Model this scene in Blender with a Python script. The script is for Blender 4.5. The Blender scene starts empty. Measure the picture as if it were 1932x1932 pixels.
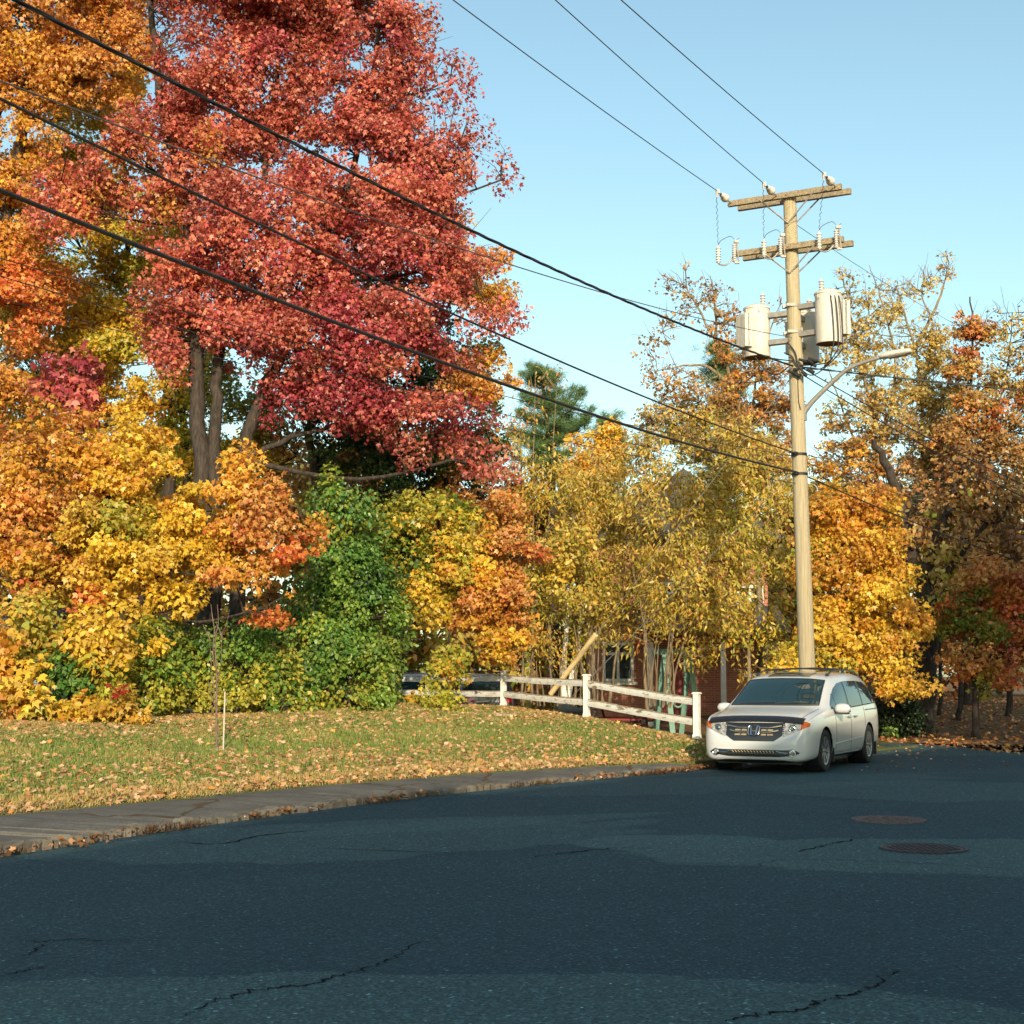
import bpy, math, random
import numpy as np
from mathutils import Vector, Matrix
from mathutils.bvhtree import BVHTree

R = math.radians
scene = bpy.context.scene
COL = scene.collection
random.seed(7)

# ------------------------------------------------------------------ camera
CAM_H, PITCH, F, CX = 1.65, R(6.3), 2806.0, 966.0
cam = bpy.data.cameras.new("camera")
cam.sensor_width = 36.0
cam.lens = 36.0 * F / 1932.0
cam.clip_end = 3000.0
cam_o = bpy.data.objects.new("camera", cam)
COL.objects.link(cam_o)
cam_o.location = (0, 0, CAM_H)
cam_o.rotation_euler = (R(90) + PITCH, 0, 0)
scene.camera = cam_o

def ray(xd, yd):
    a, b = (xd - CX) / F, (CX - yd) / F
    return Vector((a, math.cos(PITCH) - b * math.sin(PITCH), math.sin(PITCH) + b * math.cos(PITCH)))

def at(xd, yd, Y):
    r = ray(xd, yd)
    t = Y / r.y
    return Vector((r.x * t, Y, CAM_H + r.z * t))

def gnd(xd, yd, z=0.0):
    r = ray(xd, yd)
    t = (z - CAM_H) / r.z
    return Vector((r.x * t, r.y * t, z))

# ------------------------------------------------------------------ materials
def lin(c):
    def f(v):
        v /= 255.0
        return v / 12.92 if v <= 0.04045 else ((v + 0.055) / 1.055) ** 2.4
    return tuple(f(v) for v in c)

class NT:
    """small node helper"""
    def __init__(s, name):
        s.m = bpy.data.materials.new(name)
        s.m.use_nodes = True
        s.t = s.m.node_tree
        s.n = s.t.nodes
        s.b = s.n["Principled BSDF"]
        s.out = s.n["Material Output"]
    def add(s, typ, **kw):
        n = s.n.new(typ)
        for k, v in kw.items():
            setattr(n, k, v)
        return n
    def link(s, a, b):
        s.t.links.new(a, b)
    def coords(s):
        return s.add("ShaderNodeTexCoord").outputs["Object"]
    def noise(s, vec, scale, detail=4, rough=0.55, dist=0.0):
        n = s.add("ShaderNodeTexNoise")
        n.inputs["Scale"].default_value = scale
        n.inputs["Detail"].default_value = detail
        n.inputs["Roughness"].default_value = rough
        n.inputs["Distortion"].default_value = dist
        s.link(vec, n.inputs["Vector"])
        return n.outputs["Fac"]
    def ramp(s, fac, stops, interp="LINEAR"):
        n = s.add("ShaderNodeValToRGB")
        n.color_ramp.interpolation = interp
        e = n.color_ramp.elements
        while len(e) < len(stops):
            e.new(0.5)
        for el, (p, c) in zip(e, stops):
            el.position = p
            el.color = (*c, 1) if len(c) == 3 else c
        s.link(fac, n.inputs["Fac"])
        return n.outputs["Color"]
    def mix(s, fac, a, b, mode="MIX"):
        n = s.add("ShaderNodeMix", data_type="RGBA", blend_type=mode)
        for i, v in ((0, fac), (6, a), (7, b)):
            if hasattr(v, "is_output"):
                s.link(v, n.inputs[i])
            elif i == 0:
                n.inputs[0].default_value = v
            else:
                n.inputs[i].default_value = (*v, 1)
        return n.outputs[2]
    def math(s, op, a, b=0.0, c=None, clamp=False):
        n = s.add("ShaderNodeMath", operation=op, use_clamp=clamp)
        for i, v in enumerate((a, b, c)):
            if v is None:
                continue
            if hasattr(v, "is_output"):
                s.link(v, n.inputs[i])
            else:
                n.inputs[i].default_value = v
        return n.outputs[0]
    def bump(s, h, strength=0.3, dist=0.02):
        n = s.add("ShaderNodeBump")
        n.inputs["Strength"].default_value = strength
        n.inputs["Distance"].default_value = dist
        s.link(h, n.inputs["Height"])
        s.link(n.outputs["Normal"], s.b.inputs["Normal"])
    def col(s, c):
        if hasattr(c, "is_output"):
            s.link(c, s.b.inputs["Base Color"])
        else:
            s.b.inputs["Base Color"].default_value = (*c, 1)
    def set(s, **kw):
        for k, v in kw.items():
            s.b.inputs[k.replace("_", " ")].default_value = v
        return s.m

def varied(name, c1, c2, scale=3.0, rough=0.6, bump=0.0, bscale=40, metal=0.0, stretch=None, spec=0.4):
    t = NT(name)
    v = t.coords()
    if stretch:
        mp = t.add("ShaderNodeMapping")
        mp.inputs["Scale"].default_value = stretch
        t.link(v, mp.inputs["Vector"])
        v = mp.outputs["Vector"]
    f = t.noise(v, scale, 6, 0.6)
    t.col(t.ramp(f, [(0.3, c1), (0.7, c2)]))
    if bump:
        t.bump(t.noise(v, bscale, 4), bump, 0.01)
    return t.set(Roughness=rough, Metallic=metal, Specular_IOR_Level=spec)

M = {}
def leaf_material(name, trans=0.40, rough=0.42, spec=0.5):
    t = NT(name)
    a = t.add("ShaderNodeAttribute", attribute_name="col")
    t.link(a.outputs["Color"], t.b.inputs["Base Color"])
    t.set(Roughness=rough, Specular_IOR_Level=spec)
    tr = t.add("ShaderNodeBsdfTranslucent")
    t.link(a.outputs["Color"], tr.inputs["Color"])
    mx = t.add("ShaderNodeMixShader")
    mx.inputs[0].default_value = trans
    t.link(t.b.outputs[0], mx.inputs[1])
    t.link(tr.outputs[0], mx.inputs[2])
    t.link(mx.outputs[0], t.out.inputs["Surface"])
    return t.m

M["leaf"] = leaf_material("foliage")
M["dryleaf"] = leaf_material("dry_leaves", 0.12, 0.7, 0.2)
M["blade"] = leaf_material("grass_blades", 0.3, 0.6, 0.2)
M["needle"] = leaf_material("needles", 0.12, 0.5, 0.3)
M["bark"] = varied("bark", (0.012, 0.009, 0.008), (0.075, 0.058, 0.045), 3, 0.9, 1.0, 14, stretch=(5, 5, 1.4))
M["paletwig"] = varied("pale_bark", (0.12, 0.09, 0.055), (0.27, 0.21, 0.13), 5, 0.85, 0.4, 30, stretch=(2, 2, 0.6))
M["birch"] = varied("birch_bark", (0.45, 0.42, 0.36), (0.75, 0.72, 0.65), 5, 0.7, 0.3, 30, stretch=(1, 1, 4))
M["polewood"] = varied("pole_wood", (0.30, 0.25, 0.155), (0.52, 0.445, 0.30), 4, 0.9, 0.8, 40, stretch=(14, 14, 0.30), spec=0.2)
M["armwood"] = varied("weathered_arm_wood", (0.17, 0.135, 0.085), (0.36, 0.29, 0.19), 5, 0.9, 0.5, 50, stretch=(4, 4, 4))
M["galv"] = varied("galvanised_steel", (0.22, 0.205, 0.18), (0.36, 0.33, 0.29), 8, 0.55, 0.1, 40, metal=0.3)
M["tank"] = varied("transformer_paint", (0.50, 0.47, 0.41), (0.66, 0.63, 0.57), 4.0, 0.55, 0.05, 40, stretch=(2.5, 2.5, .7))
M["rust"] = varied("rusty_steel", (0.10, 0.045, 0.02), (0.24, 0.12, 0.06), 9, 0.85)
M["ceramic"] = varied("grey_porcelain", (0.50, 0.45, 0.41), (0.64, 0.58, 0.53), 8, 0.35)
M["polymer"] = varied("pale_polymer", (0.62, 0.58, 0.52), (0.74, 0.70, 0.64), 8, 0.4)
M["wire"] = varied("weathered_cable", (0.012, 0.011, 0.01), (0.03, 0.027, 0.024), 8, 0.6)
M["thinwire"] = varied("bare_conductor", (0.05, 0.045, 0.04), (0.10, 0.09, 0.08), 8, 0.6)
M["black"] = varied("black_rubber", (0.012, 0.012, 0.013), (0.028, 0.028, 0.03), 12, 0.75)
M["gwrap"] = varied("guy_guard_wood", (0.55, 0.40, 0.18), (0.68, 0.52, 0.27), 5, 0.6)

def paint_peel():
    t = NT("peeling_white_paint")
    v = t.coords()
    mp = t.add("ShaderNodeMapping")
    mp.inputs["Scale"].default_value = (1.6, 1.6, 9.0)
    t.link(v, mp.inputs["Vector"])
    n1 = t.noise(mp.outputs["Vector"], 2.2, 7, 0.62, 0.4)
    geo = t.add("ShaderNodeNewGeometry")
    sep = t.add("ShaderNodeSeparateXYZ")
    t.link(geo.outputs["Normal"], sep.inputs[0])
    up = t.math("MULTIPLY", t.math("MAXIMUM", sep.outputs[2], 0.0), 0.30)
    f = t.math("ADD", n1, up)
    k = t.ramp(f, [(0.60, (0, 0, 0)), (0.63, (1, 1, 1))])
    wood = t.ramp(t.noise(mp.outputs["Vector"], 9, 5), [(0.3, (0.16, 0.12, 0.07)), (0.7, (0.36, 0.29, 0.18))])
    white = t.ramp(t.noise(v, 6, 5), [(0.3, (0.70, 0.67, 0.60)), (0.6, (0.82, 0.80, 0.74))])
    t.col(t.mix(k, white, wood))
    t.bump(t.math("SUBTRACT", 1.0, k), 0.5, 0.006)
    return t.set(Roughness=0.65)
M["peel"] = paint_peel()
M["whitepaint"] = varied("white_paint", (0.66, 0.63, 0.56), (0.82, 0.80, 0.74), 7, 0.6, 0.2, 30)

# ------------------------------------------------------------------ mesh builder
class MB:
    def __init__(s):
        s.v, s.f, s.sm = [], [], []
    def _add(s, vs, fs, smooth=False):
        o = len(s.v)
        s.v += [tuple(p) for p in vs]
        s.f += [tuple(i + o for i in f) for f in fs]
        s.sm += [smooth] * len(fs)
        return s
    def box(s, c, size, mat=None):
        x, y, z = (k / 2 for k in size)
        vs = [Vector((sx * x, sy * y, sz * z)) for sx in (-1, 1) for sy in (-1, 1) for sz in (-1, 1)]
        if mat is not None:
            vs = [mat @ p for p in vs]
        vs = [p + Vector(c) for p in vs]
        return s._add(vs, [(0, 1, 3, 2), (4, 6, 7, 5), (0, 4, 5, 1), (2, 3, 7, 6), (0, 2, 6, 4), (1, 5, 7, 3)])
    def beam(s, a, b, w, h, up=(0, 0, 1)):
        a, b = Vector(a), Vector(b)
        d = (b - a).normalized()
        sd = d.cross(Vector(up)).normalized()
        u = sd.cross(d)
        vs = []
        for p in (a, b):
            for i, j in ((-1, -1), (1, -1), (1, 1), (-1, 1)):
                vs.append(p + sd * (i * w / 2) + u * (j * h / 2))
        return s._add(vs, [(3, 2, 1, 0), (4, 5, 6, 7), (0, 1, 5, 4), (1, 2, 6, 5), (2, 3, 7, 6), (3, 0, 4, 7)])
    def tube(s, pts, rad, n=8, caps=True):
        pts = [Vector(p) for p in pts]
        if not hasattr(rad, "__len__"):
            rad = [rad] * len(pts)
        vs, fs = [], []
        ref = None
        for i, p in enumerate(pts):
            d = (pts[min(i + 1, len(pts) - 1)] - pts[max(i - 1, 0)])
            d = d.normalized() if d.length > 1e-9 else Vector((0, 0, 1))
            if ref is None:
                ref = Vector((1, 0, 0)) if abs(d.x) < 0.8 else Vector((0, 1, 0))
            a = (ref - d * ref.dot(d)).normalized()
            ref = a
            b = d.cross(a)
            for k in range(n):
                t = 2 * math.pi * k / n
                vs.append(p + (a * math.cos(t) + b * math.sin(t)) * rad[i])
        for i in range(len(pts) - 1):
            for k in range(n):
                k2 = (k + 1) % n
                fs.append((i * n + k, i * n + k2, (i + 1) * n + k2, (i + 1) * n + k))
        s._add(vs, fs, True)
        if caps:
            o = len(s.v) - len(vs)
            s.f.append(tuple(o + k for k in reversed(range(n))))
            s.f.append(tuple(o + (len(pts) - 1) * n + k for k in range(n)))
            s.sm += [False, False]
        return s
    def lathe(s, prof, axis_o=(0, 0, 0), axis=(0, 0, 1), n=20):
        """prof: (radius, height) pairs"""
        ax = Vector(axis).normalized()
        ref = Vector((1, 0, 0)) if abs(ax.x) < 0.8 else Vector((0, 1, 0))
        a = (ref - ax * ref.dot(ax)).normalized()
        b = ax.cross(a)
        o = Vector(axis_o)
        vs, fs = [], []
        for r, h in prof:
            for k in range(n):
                t = 2 * math.pi * k / n
                vs.append(o + ax * h + (a * math.cos(t) + b * math.sin(t)) * max(r, 1e-4))
        for i in range(len(prof) - 1):
            for k in range(n):
                k2 = (k + 1) % n
                fs.append((i * n + k, i * n + k2, (i + 1) * n + k2, (i + 1) * n + k))
        return s._add(vs, fs, True)
    def prism(s, poly, ext):
        """closed polygon (3-D points) pushed along vector ext"""
        n = len(poly)
        e = Vector(ext)
        vs = [Vector(p) for p in poly] + [Vector(p) + e for p in poly]
        fs = [tuple(reversed(range(n))), tuple(range(n, 2 * n))]
        fs += [(i, (i + 1) % n, n + (i + 1) % n, n + i) for i in range(n)]
        return s._add(vs, fs)
    def grid(s, rows, smooth=True, flip=False):
        m, n = len(rows), len(rows[0])
        vs = [p for r in rows for p in r]
        fs = []
        for i in range(m - 1):
            for j in range(n - 1):
                q = (i * n + j, i * n + j + 1, (i + 1) * n + j + 1, (i + 1) * n + j)
                fs.append(tuple(reversed(q)) if flip else q)
        return s._add(vs, fs, smooth)
    def build(s, name, mat, parent=None, angle=40, off=None):
        me = bpy.data.meshes.new(name)
        me.from_pydata(s.v, [], s.f)
        me.polygons.foreach_set("use_smooth", s.sm)
        if any(s.sm):
            me.set_sharp_from_angle(angle=R(angle))
        return link(name, me, mat, parent)

def link(name, me, mat, parent=None):
    o = bpy.data.objects.new(name, me)
    COL.objects.link(o)
    if mat is not None:
        for m in (mat if isinstance(mat, (list, tuple)) else [mat]):
            me.materials.append(m)
    if parent is not None:
        o.parent = parent
        if parent.get("at_world"):
            o.matrix_parent_inverse = Matrix.Translation(-Vector(parent["at_world"]))
    return o

def tag(o, label=None, cat=None, group=None, kind=None):
    if label: o["label"] = label
    if cat: o["category"] = cat
    if group: o["group"] = group
    if kind: o["kind"] = kind
    return o

def thing(name, label, cat, loc=(0, 0, 0), group=None):
    """an Empty at the thing's base; parts are given in world coordinates"""
    o = bpy.data.objects.new(name, None)
    o.empty_display_size = 0.3
    COL.objects.link(o)
    o.location = loc
    o["at_world"] = [float(k) for k in loc]
    return tag(o, label, cat, group)

def child_of(o, parent):
    """parts built in world coordinates under a part whose parent sits at a thing's base"""
    o.parent = parent
    return o

# ------------------------------------------------------------------ leaves (numpy)
SHAPES = {
    "maple": np.array([(0.0, 0.0, 0), (0.30, 0.08, -.05), (0.52, 0.50, -.12), (0.19, 0.52, 0.02), (0.0, 1.0, -.16), (-0.19, 0.52, 0.02), (-0.52, 0.50, -.12), (-0.30, 0.08, -.05)]),
    "oval": np.array([(0.0, 0.0, 0), (0.30, 0.32, -.04), (0.24, 0.72, -.05), (0.0, 1.0, -.12), (-0.24, 0.72, -.05), (-0.30, 0.32, -.04)]),
    "lance": np.array([(0.0, 0.0, 0), (0.17, 0.4, -.03), (0.0, 1.0, -.22), (-0.17, 0.4, -.03)]),
    "needle": np.array([(0.03, 0.0, 0), (0.0, 1.0, -.05), (-0.03, 0.0, 0)]),
    "blade": np.array([(0.06, 0.0, 0), (0.035, 0.55, 0.03), (0.0, 1.0, 0.18), (-0.06, 0.0, 0)]),
}
def nrm(a):
    return a / np.maximum(np.linalg.norm(a, axis=1, keepdims=True), 1e-9)

def leaf_mesh(name, P, N, T, size, col, shape):
    S = SHAPES[shape]
    k, n = len(S), len(P)
    N = nrm(N)
    T = nrm(T - N * np.sum(T * N, axis=1, keepdims=True))
    B = np.cross(T, N)
    sz = size[:, None, None]
    co = P[:, None, :] + sz * (S[None, :, 0, None] * B[:, None, :] + S[None, :, 1, None] * T[:, None, :] + S[None, :, 2, None] * N[:, None, :])
    me = bpy.data.meshes.new(name)
    me.vertices.add(n * k)
    me.vertices.foreach_set("co", co.astype(np.float32).ravel())
    me.loops.add(n * k)
    me.loops.foreach_set("vertex_index", np.arange(n * k, dtype=np.int32))
    me.polygons.add(n)
    me.polygons.foreach_set("loop_start", np.arange(0, n * k, k, dtype=np.int32))
    me.update(calc_edges=True)
    c = np.ones((n, 4), np.float32)
    c[:, :3] = col
    at_ = me.attributes.new("col", "FLOAT_COLOR", "FACE")
    at_.data.foreach_set("color", c.ravel())
    return me

def hexc(s):
    return np.array(lin(tuple(int(s[i:i + 2], 16) for i in (0, 2, 4))))

PAL = {k: [hexc(c) for c in v.split()] for k, v in {
    "red": "c4685a cc7c6a b4524c d8947c a44644 c87060 d48a74 b85a52",
    "deepred": "a8404a b4525a 903440 c0625c",
    "pinkred": "cc7460 c46456 d48a6c b85248 cf7e5c",
    "orange": "d89a50 d08a48 dca85c c87e48 d8ac60",
    "hotorange": "e08448 e49450 d06c3c e09a4c c86640",
    "yorange": "e4b044 e0a03c e8bc4c dc9640 e2b450",
    "yellow": "e8c040 ecca4c e0b43c e4c458 d8bc44",
    "goldleaf": "d8b048 dcb854 c8a440 e0ae48 d0ac54",
    "ygreen": "bcb444 b0ae40 ccbc4c 9ca43e c4b854",
    "greeny": "7e8e32 90983a 6c8230 a09e3c 5e7a2c",
    "green": "54803a 648c3e 466e30 74984a 82a04a",
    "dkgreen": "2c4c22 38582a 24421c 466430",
    "thicket": "ccb450 d4bc58 b8ac4c dcb252 a6a24a d8aa52 ceba60",
    "brownor": "b08450 ba8c50 9c7448 c49858 a48a50",
    "paley": "ccb468 c4ac60 d4bc70 b8a460 c8a45c",
    "tan": "c89a70 d2a880 b88a62 c08c60 d4b08c a87850",
    "brown": "7a5434 8c6440 6a4428 98683c",
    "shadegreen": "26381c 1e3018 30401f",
    "pine": "4a6638 56703c 3c5830 62783f",
    "ivy": "70943e 809e44 608638 92aa4c 9eae50",
}.items()}

def sphere_dirs(rng, n):
    return nrm(rng.normal(size=(n, 3)))

def crown_points(rng, lumps, cl_r, lai, leaf, back=0.35, flat=0.65):
    """lumps: (centre, (rx, ry, rz), palette mix dict, density). Returns clump list and leaf arrays."""
    allP, allN, allT, allS, allC = [], [], [], [], []
    clumps = []
    area = 0.42 * leaf * leaf
    for (c, rad, pal, dens) in lumps:
        c = np.array(c); rad = np.array(rad)
        surf = rad[0] * rad[2] + 0.5 * rad[0] * rad[1] + 0.5 * rad[1] * rad[2]
        ncl = max(3, int(2.6 * surf / (cl_r * cl_r) * min(1.0, 0.55 + 0.45 * dens)))
        d = sphere_dirs(rng, ncl * 3)
        keep = (d[:, 1] < 0.35) | (rng.random(len(d)) < back)
        d = d[keep][:ncl]
        rr = rng.uniform(0.35, 1.0, size=(len(d), 1)) ** 0.6
        spray = rng.random(len(d)) < 0.20
        rr[spray] *= 1.28
        cc = c + d * rad * rr + rng.normal(size=(len(d), 3)) * cl_r * 0.35
        pals = list(pal.keys()); w = np.array([pal[k] for k in pals], float); w /= w.sum()
        for i in range(len(cc)):
            r = cl_r * rng.uniform(0.45, 1.30) * (0.55 if spray[i] else 1.0)
            clumps.append((cc[i], r))
            nl = int(lai * dens * math.pi * r * r / area * rng.uniform(0.45, 1.3) * (0.6 if spray[i] else 1.0))
            if nl < 2: continue
            o = sphere_dirs(rng, nl) * (rng.random((nl, 1)) ** 0.42) * r
            # ragged clumps: squeeze along a random direction, let the ends trail
            ax = rng.normal(size=3); ax[2] *= 0.8; ax /= np.linalg.norm(ax)
            o += np.outer((o @ ax), ax) * 0.55
            o[:, 2] *= flat * rng.uniform(.8, 1.45)
            o[:, 2] -= 0.12 * (o[:, 0] ** 2 + o[:, 1] ** 2) / max(r, .1)
            p = cc[i] + o
            outw = nrm((p - c) / rad)
            base = pals[rng.choice(len(pals), p=w)]
            cols = np.array(PAL[base])[rng.integers(0, len(PAL[base]), nl)]
            alt = rng.random(nl) < 0.22
            if alt.any():
                ob = pals[rng.choice(len(pals), p=w)]
                cols[alt] = np.array(PAL[ob])[rng.integers(0, len(PAL[ob]), alt.sum())]
            cols = cols * rng.uniform(0.82, 1.12) * rng.uniform(0.78, 1.18, size=(nl, 1))
            allP.append(p)
            allN.append(outw * 0.75 + np.array([0, -0.15, 0.55]) + rng.normal(size=(nl, 3)) * 0.75)
            allT.append(outw * np.array([0.7, 0.7, 0.2]) + np.array([0, 0, -0.7]) + rng.normal(size=(nl, 3)) * 0.5)
            allS.append(leaf * rng.uniform(0.5, 1.4, nl))
            allC.append(cols)
    cat = np.concatenate
    return clumps, cat(allP), cat(allN), cat(allT), cat(allS), np.clip(cat(allC), 0, 0.95)

def smooth_path(pts, n=6):
    pts = [Vector(p) for p in pts]
    out = []
    for i in range(len(pts) - 1):
        p0, p1, p2, p3 = pts[max(i - 1, 0)], pts[i], pts[i + 1], pts[min(i + 2, len(pts) - 1)]
        for k in range(n):
            t = k / n
            out.append(0.5 * ((2 * p1) + (p2 - p0) * t + (2 * p0 - 5 * p1 + 4 * p2 - p3) * t * t + (3 * p1 - p0 - 3 * p2 + p3) * t ** 3))
    out.append(pts[-1])
    return out

def make_tree(name, label, cat, group, Y, stems, lumps, leaf=0.15, cl_r=0.55, lai=3.2, shape="maple",
              bark="bark", seed=1, twig=0.012, extra_twigs=0, back=0.35, base_z=None, flat=0.65, twig_share=1.0):
    """stems: list of (radius at base, [(xd, yd) or (xd, yd, Y)...]); lumps: (xd, yd, rx, ry, palette, density=1, Y=None, depth radius m)"""
    rng = np.random.default_rng(seed)
    S = []
    for r0, pts in stems:
        P = [at(p[0], p[1], p[2] if len(p) > 2 else Y) for p in pts]
        S.append((r0, smooth_path(P, 7)))
    base = S[0][1][0]
    root = thing(name, label, cat, base, group)
    L = []
    for l in lumps:
        xd, yd, rx, ry, pal = l[:5]
        dens = l[5] if len(l) > 5 and l[5] else 1.0
        y = l[6] if len(l) > 6 and l[6] else Y
        s = y / F
        dr = l[7] if len(l) > 7 and l[7] else max(0.6, 0.8 * rx * s)
        if isinstance(pal, str):
            pal = {pal: 1.0}
        k_ = 0.28 * cl_r
        L.append((at(xd, yd, y), (max(rx * s - k_, .3 * rx * s), dr, max(ry * s - k_ * .8, .3 * ry * s)), pal, dens))
    clumps, P, N, T, SZ, C = crown_points(rng, L, cl_r, lai, leaf, back, flat)
    link("crown", leaf_mesh("crown", P, N, T, SZ, C, shape), M["needle" if shape == "needle" else "leaf"], root)
    b = MB()
    skel = []
    for r0, P_ in S:
        n = len(P_)
        rad = [r0 * (1.0 - 0.82 * (i / (n - 1)) ** 0.9) * (1.25 if i == 0 else 1.0) for i in range(n)]
        jit = [p + Vector(rng.normal(size=3) * min(r0 * 0.25, .035)) if 0 < i < n - 1 else p for i, p in enumerate(P_)]
        b.tube(jit, rad, 9 if r0 > 0.06 else 6)
        for i in range(1, n):
            skel.append((jit[i], rad[i]))
    # limbs reach the lumps, twigs reach the clumps
    def nearest(p, zmax):
        best, bd = None, 1e9
        for q, r in skel:
            pen = 0.0 if q.z < zmax else (q.z - zmax) * 3.0
            dd = (q - p).length + pen
            if dd < bd:
                best, bd = (q, r), dd
        return best
    lim = []
    for (c, rad, pal, dens) in L:
        c = Vector(c)
        q, r = nearest(c, c.z - 0.2 * rad[2])
        if (c - q).length > 0.3:
            mid = q.lerp(c, 0.5) + Vector((rng.normal() * .12, rng.normal() * .12, -0.10 * (c - q).length))
            path = smooth_path([q, mid, c], 5)
            r1 = min(r * 0.6, 0.015 + 0.012 * (c - q).length)
            b.tube(path, [r1 * (1 - 0.6 * i / (len(path) - 1)) for i in range(len(path))], 6)
            lim += [(p, r1 * 0.5) for p in path[1:]]
    skel += lim
    for (cc, r) in clumps:
        if rng.random() > twig_share:
            continue
        cc = Vector(cc)
        q, rr = nearest(cc, cc.z)
        if (cc - q).length < 0.15:
            continue
        mid = q.lerp(cc, 0.55) + Vector(rng.normal(size=3) * 0.08 * (cc - q).length)
        b.tube([q, mid, cc], [min(rr, twig * 1.8), twig * 1.3, twig * 0.6], 4, False)
        for _ in range(extra_twigs):
            e = cc + Vector(rng.normal(size=3)) * r * 0.9 + Vector((0, 0, r * 0.8))
            m2 = mid.lerp(e, 0.55) + Vector(rng.normal(size=3) * 0.06)
            b.tube([mid, m2, e], [twig, twig * 0.7, twig * 0.35], 3, False)
    b.build("trunk", M[bark], root, 60)
    return root
# ------------------------------------------------------------------ light and sky
SUN_EL, SUN_AZ = R(18), R(6)             # the sun stands behind the camera, a little to its right
SUN_H = Vector((math.sin(SUN_AZ), -math.cos(SUN_AZ), 0))          # horizontal direction towards the sun
sun_dir = SUN_H * math.cos(SUN_EL) + Vector((0, 0, math.sin(SUN_EL)))
w = bpy.data.worlds.new("World")
scene.world = w
w.use_nodes = True
wn, wl = w.node_tree.nodes, w.node_tree.links
sky = wn.new("ShaderNodeTexSky")
sky.sky_type = "NISHITA"
sky.sun_disc = False
sky.sun_elevation = SUN_EL
sky.sun_rotation = math.pi - SUN_AZ
sky.air_density = 1.0
sky.dust_density = 1.2
sky.ozone_density = 1.0
tint = wn.new("ShaderNodeMix")
tint.data_type = "RGBA"
tint.blend_type = "MULTIPLY"
tint.inputs[0].default_value = 1.0
tint.inputs[7].default_value = (0.97, 1.06, 0.91, 1)
wl.new(sky.outputs[0], tint.inputs[6])
bg = wn["Background"]
bg.inputs["Strength"].default_value = 0.145
wl.new(tint.outputs[2], bg.inputs["Color"])
sl = bpy.data.lights.new("sun", "SUN")
sl.energy = 3.6
sl.angle = R(0.55)
sl.color = (1.0, 0.83, 0.60)
so = bpy.data.objects.new("sun", sl)
COL.objects.link(so)
so.rotation_euler = sun_dir.to_track_quat("Z", "Y").to_euler()
so.location = (20, -60, 40)
scene.view_settings.view_transform = "Standard"
scene.view_settings.look = "None"
scene.view_settings.exposure = 0.68
scene.view_settings.gamma = 1.0
scene.cycles.max_bounces = 6
scene.cycles.transparent_max_bounces = 6

# ------------------------------------------------------------------ kerb line, road, sidewalk
kerb_px = [(0, 1617), (160, 1592), (320, 1567), (600, 1529), (850, 1498), (1100, 1473), (1240, 1460), (1318, 1452)]
kerb = [gnd(*p) for p in kerb_px]
k0, k1 = kerb[0], kerb[1]
dk = (k0 - k1).normalized()
kerb = [k0 + dk * 60, k0 + dk * 22, k0 + dk * 7] + kerb + [Vector((4.35, 28.6, 0)), Vector((5.7, 31.2, 0)), Vector((7.6, 34.6, 0))]
kerb = smooth_path(kerb, 5)
far_edge = [Vector((9.6, 37.6, 0)), Vector((10.5, 35.6, 0)), Vector((10.7, 33.2, 0)), Vector((11.6, 31.9, 0)), Vector((16, 30.2, 0)), Vector((30, 27, 0)), Vector((70, 20, 0))]

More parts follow.
